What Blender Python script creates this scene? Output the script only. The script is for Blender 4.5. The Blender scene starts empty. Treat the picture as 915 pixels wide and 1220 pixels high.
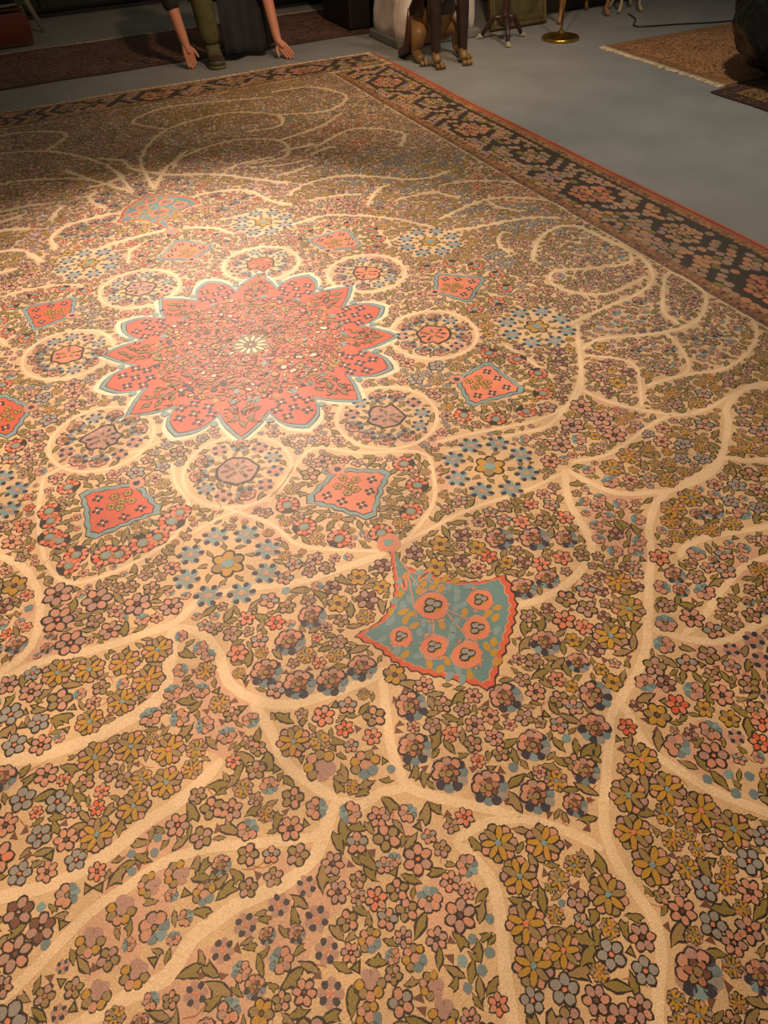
import bpy, bmesh, math, random
import numpy as np
from mathutils import Vector, Matrix

PI = math.pi
R = random.Random(11)
SC = bpy.context.scene
COL = SC.collection

# ------------------------------------------------------------------ camera
cam_d = bpy.data.cameras.new('camera')
cam_o = bpy.data.objects.new('camera', cam_d)
COL.objects.link(cam_o)
SC.camera = cam_o
fwd = Vector((0.29762435, 0.63673892, -0.71132503))
rgt = Vector((0.89252255, -0.45004254, -0.02941434))
upv = rgt.cross(fwd)
cam_o.matrix_world = Matrix.Translation((-0.53938, -2.22077, 1.4)) @ Matrix((
    (rgt.x, upv.x, -fwd.x), (rgt.y, upv.y, -fwd.y), (rgt.z, upv.z, -fwd.z))).to_4x4()
cam_d.sensor_fit = 'VERTICAL'
cam_d.sensor_height = 36.0
cam_d.lens = 851.9 / 1220 * 36.0
cam_d.clip_start = 0.05

# ------------------------------------------------------------------ world, lights, exposure
SC.view_settings.view_transform = 'Standard'
SC.view_settings.look = 'None'
SC.view_settings.gamma = 1.0
SC.view_settings.use_curve_mapping = False
SC.view_settings.exposure = 0.0
world = bpy.data.worlds.new('world')
SC.world = world
world.use_nodes = True
world.node_tree.nodes['Background'].inputs[0].default_value = (1.0, 0.86, 0.66, 1)
world.node_tree.nodes['Background'].inputs[1].default_value = 0.09


def spot(name, loc, target, power, deg, blend, color, radius):
    d = bpy.data.lights.new(name, 'SPOT')
    d.energy = power
    d.spot_size = math.radians(deg)
    d.spot_blend = blend
    d.color = color
    d.shadow_soft_size = radius
    o = bpy.data.objects.new(name, d)
    COL.objects.link(o)
    o.location = loc
    o.rotation_euler = (Vector(target) - Vector(loc)).to_track_quat('-Z', 'Y').to_euler()
    return o


# ceiling spotlights of the showroom, plus one added aisle fill
spot('ceiling_spot_medallion', (0.55, 2.9, 2.75), (-0.10, 0.05, 0), 880, 56, 1.0, (1.0, 0.79, 0.65), 0.06)
spot('ceiling_spot_near', (-0.85, -0.9, 2.75), (-0.6, -0.8, 0), 200, 122, 0.9, (1.0, 0.65, 0.37), 0.08)
spot('fill_spot_aisle', (2.9, 1.0, 2.75), (2.9, 1.4, 0), 140, 130, 0.9, (1.0, 0.89, 0.74), 0.1)  # added wide fill, stands in for diffuse ambient light on the right floor

spot('ceiling_spot_column', (1.5, 1.0, 2.75), (2.1, 3.7, 0.1), 230, 80, 1.0, (1.0, 0.68, 0.42), 0.08)

# ------------------------------------------------------------------ helpers


def link(name, me, mat=None, parent=None):
    o = bpy.data.objects.new(name, me)
    COL.objects.link(o)
    if mat is not None:
        for mm in (mat if isinstance(mat, (list, tuple)) else [mat]):
            me.materials.append(mm)
    if parent is not None:
        o.parent = parent
    return o


def tag(o, label=None, cat=None, group=None, kind=None):
    if label:
        o['label'] = label
    if cat:
        o['category'] = cat
    if group:
        o['group'] = group
    if kind:
        o['kind'] = kind
    return o


def empty(name, loc, rz=0.0):
    o = bpy.data.objects.new(name, None)
    COL.objects.link(o)
    o.location = loc
    o.rotation_euler = (0, 0, rz)
    o.empty_display_size = 0.1
    return o


def finish(name, bm, mat, parent=None, smooth=True, bevel=0.0):
    bmesh.ops.recalc_face_normals(bm, faces=bm.faces)
    me = bpy.data.meshes.new(name)
    bm.to_mesh(me)
    bm.free()
    if smooth:
        me.polygons.foreach_set('use_smooth', [True] * len(me.polygons))
    o = link(name, me, mat, parent)
    if bevel:
        b = o.modifiers.new('bevel', 'BEVEL')
        b.width = bevel
        b.segments = 2
        b.limit_method = 'ANGLE'
    return o


def add_box(bm, c, size, rot=None):
    M = Matrix.Translation(c)
    if rot is not None:
        M = M @ rot
    M = M @ Matrix.Diagonal((size[0], size[1], size[2], 1))
    bmesh.ops.create_cube(bm, size=1.0, matrix=M)


def add_tube(bm, pts, radii, n=12, cap=True, flat=1.0):
    """a tube through the points with a radius at each one"""
    pts = [Vector(p) for p in pts]
    rings = []
    side = None
    for i, p in enumerate(pts):
        a = pts[max(i - 1, 0)]
        b = pts[min(i + 1, len(pts) - 1)]
        t = (b - a).normalized()
        if side is None:
            ref = Vector((0, 0, 1)) if abs(t.z) < 0.9 else Vector((1, 0, 0))
            side = t.cross(ref).normalized()
        side = (side - t * side.dot(t)).normalized()
        up = t.cross(side)
        r = radii[i] if isinstance(radii, (list, tuple)) else radii
        rings.append([bm.verts.new(p + side * (math.cos(2 * PI * k / n) * r) + up * (math.sin(2 * PI * k / n) * r * flat)) for k in range(n)])
    for a, b in zip(rings[:-1], rings[1:]):
        for k in range(n):
            bm.faces.new((a[k], a[(k + 1) % n], b[(k + 1) % n], b[k]))
    if cap:
        bm.faces.new(rings[0][::-1])
        bm.faces.new(rings[-1])


def add_lathe(bm, prof, c=(0, 0, 0), n=32):
    rings = []
    for r, z in prof:
        if r < 1e-6:
            rings.append([bm.verts.new((c[0], c[1], c[2] + z))])
        else:
            rings.append([bm.verts.new((c[0] + r * math.cos(2 * PI * k / n), c[1] + r * math.sin(2 * PI * k / n), c[2] + z)) for k in range(n)])
    for a, b in zip(rings[:-1], rings[1:]):
        for k in range(n):
            k2 = (k + 1) % n
            if len(a) == 1 and len(b) == 1:
                continue
            if len(a) == 1:
                bm.faces.new((a[0], b[k], b[k2]))
            elif len(b) == 1:
                bm.faces.new((a[k], a[k2], b[0]))
            else:
                bm.faces.new((a[k], a[k2], b[k2], b[k]))


def add_ball(bm, c, r, scale=(1, 1, 1), rot=None, u=20, v=14):
    M = Matrix.Translation(c)
    if rot is not None:
        M = M @ rot
    M = M @ Matrix.Diagonal((scale[0], scale[1], scale[2], 1))
    bmesh.ops.create_uvsphere(bm, u_segments=u, v_segments=v, radius=r, matrix=M)


def skin_mesh(name, verts, edges, radii, roots, sub=2):
    """grow one continuous surface over a skeleton, return the finished mesh"""
    me = bpy.data.meshes.new(name)
    me.from_pydata([tuple(v) for v in verts], edges, [])
    o = bpy.data.objects.new(name + '_grow', me)
    COL.objects.link(o)
    o.modifiers.new('skin', 'SKIN').use_smooth_shade = True
    if not me.skin_vertices:
        me.attributes.new('skin', 'FLOAT', 'POINT') if False else None
    bpy.context.view_layer.objects.active = o
    if not me.skin_vertices:
        bpy.ops.object.select_all(action='DESELECT')
        o.select_set(True)
        bpy.ops.mesh.customdata_skin_add()
    sv = me.skin_vertices[0].data
    for i, r in enumerate(radii):
        r = r if isinstance(r, tuple) else (r, r)
        sv[i].radius = r
        sv[i].use_root = i in roots
    s = o.modifiers.new('sub', 'SUBSURF')
    s.levels = sub
    s.render_levels = sub
    dg = bpy.context.evaluated_depsgraph_get()
    dg.update()
    res = bpy.data.meshes.new_from_object(o.evaluated_get(dg))
    res.name = name
    bpy.data.objects.remove(o)
    bpy.data.meshes.remove(me)
    res.polygons.foreach_set('use_smooth', [True] * len(res.polygons))
    return res


# ------------------------------------------------------------------ materials


def material(name, color, rough=0.7, metal=0.0, noise=0.15, scale=8.0, bump=0.0, bscale=60.0, sheen=0.0, spec=0.5, color2=None):
    m = bpy.data.materials.new(name)
    m.use_nodes = True
    nt = m.node_tree
    bs = nt.nodes['Principled BSDF']
    tc = nt.nodes.new('ShaderNodeTexCoord')
    nz = nt.nodes.new('ShaderNodeTexNoise')
    nz.inputs['Scale'].default_value = scale
    nz.inputs['Detail'].default_value = 5
    nt.links.new(tc.outputs['Object'], nz.inputs['Vector'])
    rp = nt.nodes.new('ShaderNodeValToRGB')
    c2 = color2 if color2 else color
    rp.color_ramp.elements[0].position = 0.3
    rp.color_ramp.elements[1].position = 0.7
    rp.color_ramp.elements[0].color = tuple(x * (1 - noise) for x in color) + (1,)
    rp.color_ramp.elements[1].color = tuple(min(x * (1 + noise), 1) for x in c2) + (1,)
    nt.links.new(nz.outputs['Fac'], rp.inputs[0])
    nt.links.new(rp.outputs[0], bs.inputs['Base Color'])
    bs.inputs['Roughness'].default_value = rough
    bs.inputs['Metallic'].default_value = metal
    bs.inputs['Specular IOR Level'].default_value = spec
    if sheen:
        bs.inputs['Sheen Weight'].default_value = sheen
        bs.inputs['Sheen Roughness'].default_value = 0.45
    if bump:
        n2 = nt.nodes.new('ShaderNodeTexNoise')
        n2.inputs['Scale'].default_value = bscale
        n2.inputs['Detail'].default_value = 3
        nt.links.new(tc.outputs['Object'], n2.inputs['Vector'])
        bp = nt.nodes.new('ShaderNodeBump')
        bp.inputs['Strength'].default_value = bump
        bp.inputs['Distance'].default_value = 0.004
        nt.links.new(n2.outputs['Fac'], bp.inputs['Height'])
        nt.links.new(bp.outputs[0], bs.inputs['Normal'])
    return m


def wool(name, color, noise=0.30):
    """carpet pile: wool of one dye, mottled knot by knot, with soft dye bands"""
    m = bpy.data.materials.new(name)
    m.use_nodes = True
    nt = m.node_tree
    bs = nt.nodes['Principled BSDF']
    tc = nt.nodes.new('ShaderNodeTexCoord')
    fine = nt.nodes.new('ShaderNodeTexNoise')
    fine.inputs['Scale'].default_value = 330
    fine.inputs['Detail'].default_value = 2
    band = nt.nodes.new('ShaderNodeTexNoise')
    band.inputs['Scale'].default_value = 5.5
    band.inputs['Detail'].default_value = 4
    nt.links.new(tc.outputs['Object'], fine.inputs['Vector'])
    nt.links.new(tc.outputs['Object'], band.inputs['Vector'])
    add = nt.nodes.new('ShaderNodeMath')
    add.operation = 'ADD'
    nt.links.new(fine.outputs['Fac'], add.inputs[0])
    nt.links.new(band.outputs['Fac'], add.inputs[1])
    mr = nt.nodes.new('ShaderNodeMapRange')
    mr.inputs['From Min'].default_value = 0.65
    mr.inputs['From Max'].default_value = 1.35
    mr.inputs['To Min'].default_value = 1 - noise
    mr.inputs['To Max'].default_value = 1 + noise
    nt.links.new(add.outputs[0], mr.inputs['Value'])
    mx = nt.nodes.new('ShaderNodeVectorMath')
    mx.operation = 'SCALE'
    mx.inputs[0].default_value = color
    nt.links.new(mr.outputs[0], mx.inputs['Scale'])
    nt.links.new(mx.outputs[0], bs.inputs['Base Color'])
    bs.inputs['Roughness'].default_value = 0.50
    bs.inputs['Specular IOR Level'].default_value = 0.42
    bs.inputs['Sheen Weight'].default_value = 0.18
    bs.inputs['Sheen Roughness'].default_value = 0.4
    bp = nt.nodes.new('ShaderNodeBump')
    bp.inputs['Strength'].default_value = 0.35
    bp.inputs['Distance'].default_value = 0.002
    nt.links.new(fine.outputs['Fac'], bp.inputs['Height'])
    nt.links.new(bp.outputs[0], bs.inputs['Normal'])
    return m

# ------------------------------------------------------------------ the large carpet
HX, HY = 2.124, 3.392          # half width and half length of the carpet
FX, FY = 1.658, 3.05           # half extents of the field inside the border
Z0 = 0.012
DYES = dict(
    ground=(0.65, 0.45, 0.25), cream=(0.77, 0.58, 0.36), ink=(0.034, 0.024, 0.015), olive=(0.25, 0.185, 0.045),
    khaki=(0.31, 0.21, 0.085), gold=(0.48, 0.27, 0.035), ochre=(0.38, 0.24, 0.05), pink=(0.56, 0.275, 0.18), grey=(0.30, 0.28, 0.25), blue=(0.16, 0.225, 0.24),
    navy=(0.045, 0.040, 0.055), red=(0.60, 0.115, 0.05), salmon=(0.68, 0.22, 0.12), mauve=(0.42, 0.25, 0.20), rust=(0.42, 0.17, 0.09),
    brown=(0.17, 0.075, 0.045), steel=(0.21, 0.32, 0.33), teal=(0.13, 0.25, 0.26), cell=(0.56, 0.27, 0.13), cellgrey=(0.42, 0.27, 0.17),
    border=(0.05, 0.030, 0.016), guard=(0.30, 0.13, 0.05), edge=(0.42, 0.11, 0.055), blush=(0.62, 0.37, 0.24), ivory=(0.84, 0.70, 0.50))
DYE_NAMES = list(DYES)
DI = {k: i for i, k in enumerate(DYE_NAMES)}


def und(x, y):
    return 0.0030 * np.sin(2.1 * x + 0.6) * np.sin(1.7 * y) + 0.0018 * np.sin(4.3 * y + 1.1 * x)


class Pattern:
    """collects flat pile shapes: (dye, layer, outline) for ONE carpet mesh"""

    def __init__(self):
        self.v, self.n, self.m = [], [], []

    def poly(self, dye, layer, pts):
        p = np.asarray(pts, float)
        a = 0.5 * np.sum(p[:, 0] * np.roll(p[:, 1], -1) - np.roll(p[:, 0], -1) * p[:, 1])
        if a < 0:
            p = p[::-1]
        self.v.append(np.column_stack([p, np.full(len(p), layer * 0.00017)]))
        self.n.append(len(p))
        self.m.append(DI[dye])

    def star(self, dye, layer, pts, c, rings):
        """a large flat figure as concentric rings of small faces, so that it follows the pile"""
        p, c = np.asarray(pts, float), np.asarray(c, float)
        q = np.roll(p, -1, 0)
        for i in range(rings):
            k0, k1 = i / rings, (i + 1) / rings
            for a, b in zip(p, q):
                if i == 0:
                    self.poly(dye, layer, [c, c + (a - c) * k1, c + (b - c) * k1])
                else:
                    self.poly(dye, layer, [c + (a - c) * k0, c + (a - c) * k1, c + (b - c) * k1, c + (b - c) * k0])

    def put(self, tmpl, x, y, s, rot=0.0, sx=1.0):
        c, q = math.cos(rot) * s, math.sin(rot) * s
        for dye, layer, p in tmpl:
            px, py = p[:, 0] * sx, p[:, 1]
            self.poly(dye, layer, np.column_stack([px * c - py * q + x, px * q + py * c + y]))

    def ribbon(self, dye, layer, pts, w, taper=True):
        """a band along a smooth curve, one quad per step"""
        p = smooth(pts, max(w * 0.8, 0.008))
        if len(p) < 2:
            return p
        t = np.gradient(p, axis=0)
        t /= np.linalg.norm(t, axis=1)[:, None] + 1e-9
        nrm = np.column_stack([-t[:, 1], t[:, 0]])
        k = np.full(len(p), w / 2)
        if taper:
            k[0] *= 0.5
            k[-1] *= 0.5
        A, B = p + nrm * k[:, None], p - nrm * k[:, None]
        for i in range(len(p) - 1):
            self.poly(dye, layer, [A[i], B[i], B[i + 1], A[i + 1]])
        return p


def smooth(pts, step):
    p = np.asarray(pts, float)
    if len(p) < 3:
        n = max(int(np.linalg.norm(p[-1] - p[0]) / step), 1)
        return p[0] + (p[-1] - p[0]) * np.linspace(0, 1, n + 1)[:, None]
    q = np.vstack([2 * p[0] - p[1], p, 2 * p[-1] - p[-2]])
    out = []
    for i in range(1, len(q) - 2):
        n = max(int(np.linalg.norm(q[i + 1] - q[i]) / step), 2)
        for t in np.arange(n) / n:
            out.append(0.5 * (2 * q[i] + (q[i + 1] - q[i - 1]) * t + (2 * q[i - 1] - 5 * q[i] + 4 * q[i + 1] - q[i + 2]) * t ** 2
                              + (3 * q[i] - q[i - 1] - 3 * q[i + 1] + q[i + 2]) * t ** 3))
    out.append(p[-1])
    return np.array(out)


def ell(cx, cy, a, b, rot=0.0, n=10, jag=0.0, rnd=R):
    th = np.arange(n) * 2 * PI / n
    k = np.array([1 + jag * (rnd.random() - 0.5) * 2 for _ in range(n)])
    x, y = a * np.cos(th) * k, b * np.sin(th) * k
    return np.column_stack([x * math.cos(rot) - y * math.sin(rot) + cx, x * math.sin(rot) + y * math.cos(rot) + cy])


def petal(ang, d, l, w, n=9):
    return ell(d * math.cos(ang), d * math.sin(ang), l, w, ang, n, 0.08)


def ring(dyes, cnt, d, l, w, layer=3, ink=0.10, a0=0.0, arc=2 * PI):
    out = []
    full = arc > 6.2
    for k in range(cnt):
        a = a0 + arc * (k / cnt if full else (k + 0.5) / cnt)
        if ink:
            out.append(('ink', layer - 1, petal(a, d, l + ink, w + ink)))
        out.append((dyes[k % len(dyes)], layer, petal(a, d, l, w)))
    return out


def dot(dye, r, layer=4, ink=0.0, n=9):
    o = []
    if ink:
        o.append(('ink', layer - 1, ell(0, 0, r + ink, r + ink, 0, n, 0.1)))
    o.append((dye, layer, ell(0, 0, r, r, 0, n, 0.1)))
    return o


def jag_disc(dye, r, layer=2, n=16, jag=0.12):
    return [(dye, layer, ell(0, 0, r, r, 0, n, jag))]


FL = {}
FL['G'] = [ring(['pink', 'khaki', 'mauve', 'pink', 'khaki', 'pink', 'mauve'], 7, 0.77, 0.20, 0.21, 3, 0.085, PI / 7)
           + ring([g1, g1, 'khaki', g1, g1, 'gold', 'khaki'], 7, 0.52, 0.37, 0.165, 5, 0.065) + dot(c, 0.16, 7, 0.0)
           for g1, c in (('gold', 'steel'), ('gold', 'salmon'), ('ochre', 'steel'), ('gold', 'steel'))]
FL['P'] = [ring([a, a, b], 6, 0.58, 0.33, 0.26, 3, 0.13, a0) + dot('ink', 0.24, 4) + dot(c, 0.13, 5)
           for a, b, c, a0 in (('pink', 'pink', 'brown', 0), ('pink', 'mauve', 'salmon', .4), ('mauve', 'pink', 'brown', .2))]
FL['B'] = [ring(['grey'], 5, 0.58, 0.34, 0.32, 3, 0.13, a0) + dot('ink', 0.22, 4) + dot('salmon', 0.16, 5) for a0 in (0, .5, .9)]
FL['N'] = [ring(['brown', 'mauve'], 6, 0.58, 0.34, 0.28, 3, 0.13, a0) + dot('ink', 0.2, 4) + dot('pink', .1, 5) for a0 in (0, .5)]
FL['Y'] = [ring(['gold', 'gold', 'khaki'], 6, 0.55, 0.36, 0.29, 3, 0.13, a0) + dot('ink', 0.24, 4) + dot('brown', .14, 5) for a0 in (0, .5)]
FL['S'] = [ring([a, b, a], 5, 0.54, 0.33, 0.29, 3, 0.15, a0) + dot('ink', .22, 4) + dot(c, .15, 5)
           for a, b, c, a0 in (('khaki', 'pink', 'mauve', 0), ('mauve', 'khaki', 'pink', .5), ('pink', 'grey', 'khaki', 1), ('khaki', 'mauve', 'rust', 2))]
FL['Q'] = [ring([a, b], 6, 0.56, 0.33, 0.25, 3, 0.13, a0) + dot('ink', .2, 4) + dot(c, .15, 5)
           for a, b, c, a0 in (('salmon', 'pink', 'red', 0), ('salmon', 'red', 'khaki', .5), ('pink', 'salmon', 'rust', 1))]
FL['W'] = [jag_disc('mauve', .93, 1, 14, .1) + ring(['navy', b1, 'navy', 'grey', 'blue'], 6, 0.70, 0.26, 0.27, 2, 0.0, a0 + PI, PI * 1.12)
           + ring(['pink', 'mauve', 'pink'], 4, 0.60, 0.22, 0.24, 4, 0.09, a0, PI * 0.95) + ring(['rust', 'brown', 'rust', 'khaki'], 6, .30, .19, .15, 5, .06) + dot('khaki', .17, 7, .06)
           for b1, a0 in (('blue', 0.2), ('steel', -.2), ('blue', .5))]
FL['M'] = [ring(['pink', 'mauve', 'pink'], 4, 0.50, 0.32, 0.29, 3, 0.10, a0, PI * 1.15)
           + ring(['blue', 'steel'], 3, 0.52, 0.32, 0.34, 2, 0.0, a0 + PI * 1.15, PI * 0.85) + dot('ink', .2, 4) + dot('khaki', .13, 5)
           for a0 in (0, 1.4, 2.6, 3.9)]
FL['K'] = [ring(['mauve'], 4, 0.50, 0.36, 0.30, 2, 0.0, a0 + PI / 4) + ring(['navy'], 4, 0.56, 0.24, 0.23, 3, 0, a0) + dot('salmon', .17, 4) for a0 in (0, .4, .8)]
FL['H'] = [jag_disc(d, .62, 2, 12, .1) + ring(['gold', 'khaki', 'pink'], 5, 0.62, 0.25, 0.25, 4, 0.08, a0, PI * 1.2)
           + ring(['blue' if d == 'pink' else 'mauve'], 2, 0.5, 0.3, 0.36, 3, 0.0, a0 + PI * 1.2, PI * .7) for d, a0 in (('mauve', .6), ('pink', 0), ('mauve', 2.2))]
FL['R'] = [jag_disc('ink', 1.0, 2, 20, .04) + ring(['salmon', 'red', 'salmon', 'pink'], 9, 0.70, 0.24, 0.19, 3, 0.0, a0, 5.2) + dot('khaki', .42, 4) + dot('steel', .27, 5) for a0 in (0, 2, 4)]
FL['U'] = [ring(['steel', 'steel', 'grey'], 6, 0.50, 0.34, 0.24, 2, 0.0, a0) + ring(['navy'], 6, 0.66, 0.20, 0.17, 3, 0, a0 + .2) + dot('pink', .18, 4) for a0 in (0, .5)]
FL['D'] = [jag_disc('blue', .8, 3, 9, .12), jag_disc('blue', .8, 3, 9, .12), jag_disc('steel', .8, 3, 9, .12)]
FL['X'] = [[('navy', 5, ell(.52 * math.cos(a), .52 * math.sin(a), .33, .29, a, 8, .1)) for a in (PI / 4, 3 * PI / 4, 5 * PI / 4, 7 * PI / 4)]
           + [('cream', 6, ell(0, 0, .2, .2, 0, 7))]]
FL['pf'] = [jag_disc('pink', 1.0, 5, 16, .1) + jag_disc('salmon', .78, 6, 14, .1) + dot('gold', .45, 7)
            + [('ink', 8, ell(dx, dy, .3, .25, 0, 9, .1)) for dx, dy in ((-.22, -.1), (.22, -.05), (0, .22))]
            + [('grey', 9, ell(dx, dy, .21, .16, 0, 8, .1)) for dx, dy in ((-.22, -.1), (.22, -.05), (0, .22))]]


def leaf_t(dye, lobes):
    pts = [(-1, 0), (-.55, .30), (-.1, .42), (.35, .30), (1, 0), (.4, -.26), (-.1, -.38), (-.6, -.25)]
    if lobes == 1:
        pts = [(-1, 0), (-.6, .34), (-.15, .40), (.05, .85), (.28, .34), (1, .12), (.4, -.26), (-.1, -.38), (-.6, -.25)]
    if lobes == 2:
        pts = [(-.8, .05), (-.35, .28), (-.5, .85), (.05, .45), (.45, .34), (1, 0), (.45, -.3), (-.05, -.34), (-.5, -.32)]
    p = np.array(pts) * np.array([1.1, .86])
    p = np.vstack([p[0:1]] + [np.vstack([.5 * (u + v) + R.uniform(-.05, .07) * np.array([v[1] - u[1], u[0] - v[0]]), v[None]]) for u, v in zip(p, np.roll(p, -1, 0))])[:-1]
    c = p.mean(0)
    d = p - c
    big = c + d * (1 + 0.19 / np.linalg.norm(d, axis=1))[:, None]
    return [('ink', 1, big), (dye, 2, p)]


LEAF = [leaf_t(d, k) for d in ('olive', 'olive', 'olive', 'khaki', 'khaki') for k in (0, 1, 1, 2, 2)]
TRI = [[('brown', 1, np.array([(-.8, -.5), (.9, -.2), (0, .8)]))], [('ink', 1, np.array([(-1, -.6), (1, -.4), (0, 1)])), ('olive', 2, np.array([(-.55, -.35), (.6, -.22), (0, .55)]))]]

# occupied-area raster (4 mm cells) keeps the ornaments apart
CS = 0.004
NX, NY = int(2 * FX / CS), int(2 * FY / CS)
occ = np.zeros((NY, NX), bool)


def cells(x, y, r):
    j0, j1 = int((x - r + FX) / CS), int((x + r + FX) / CS) + 1
    i0, i1 = int((y - r + FY) / CS), int((y + r + FY) / CS) + 1
    if j0 < 0 or i0 < 0 or j1 > NX or i1 > NY:
        return None
    jj, ii = np.meshgrid(np.arange(j0, j1), np.arange(i0, i1))
    msk = ((jj + .5) * CS - FX - x) ** 2 + ((ii + .5) * CS - FY - y) ** 2 <= r * r
    return i0, i1, j0, j1, msk


def free(x, y, r, tol=0.0):
    c = cells(x, y, r)
    if c is None:
        return False
    hit = (occ[c[0]:c[1], c[2]:c[3]] & c[4]).sum()
    return hit <= tol * c[4].sum()


def mark(x, y, r):
    c = cells(x, y, r)
    if c is not None:
        occ[c[0]:c[1], c[2]:c[3]] |= c[4]


def fill_poly(p, val=True):
    """mark the inside of a polygon as occupied"""
    p = np.asarray(p)
    for i in range(max(int((p[:, 1].min() + FY) / CS), 0), min(int((p[:, 1].max() + FY) / CS) + 1, NY)):
        y = (i + .5) * CS - FY
        xs = []
        for a, b in zip(p, np.roll(p, -1, 0)):
            if (a[1] <= y) != (b[1] <= y):
                xs.append(a[0] + (y - a[1]) / (b[1] - a[1]) * (b[0] - a[0]))
        xs.sort()
        for x0, x1 in zip(xs[::2], xs[1::2]):
            occ[i, max(int((x0 + FX) / CS), 0):max(int((x1 + FX) / CS), 0)] = val


pat = Pattern()
vine_pts = []        # every vine point, for skipping near-duplicates


def vine(pts, w, dye='cream', layer=1):
    p = pat.ribbon(dye, layer + (len(vine_pts) % 5) * .15, pts, w)
    for x, y in p:
        if abs(x) < FX and abs(y) < FY:
            mark(x, y, w / 2 + 0.003)
            vine_pts.append((x, y))


def flower(kind, x, y, r, rot=None, lay=None):
    t = FL[kind][R.randrange(len(FL[kind]))]
    pat.put(t, x, y, r * 1.06, R.uniform(-.5, .5) if rot is None else rot)
    mark(x, y, r * .93)


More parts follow.
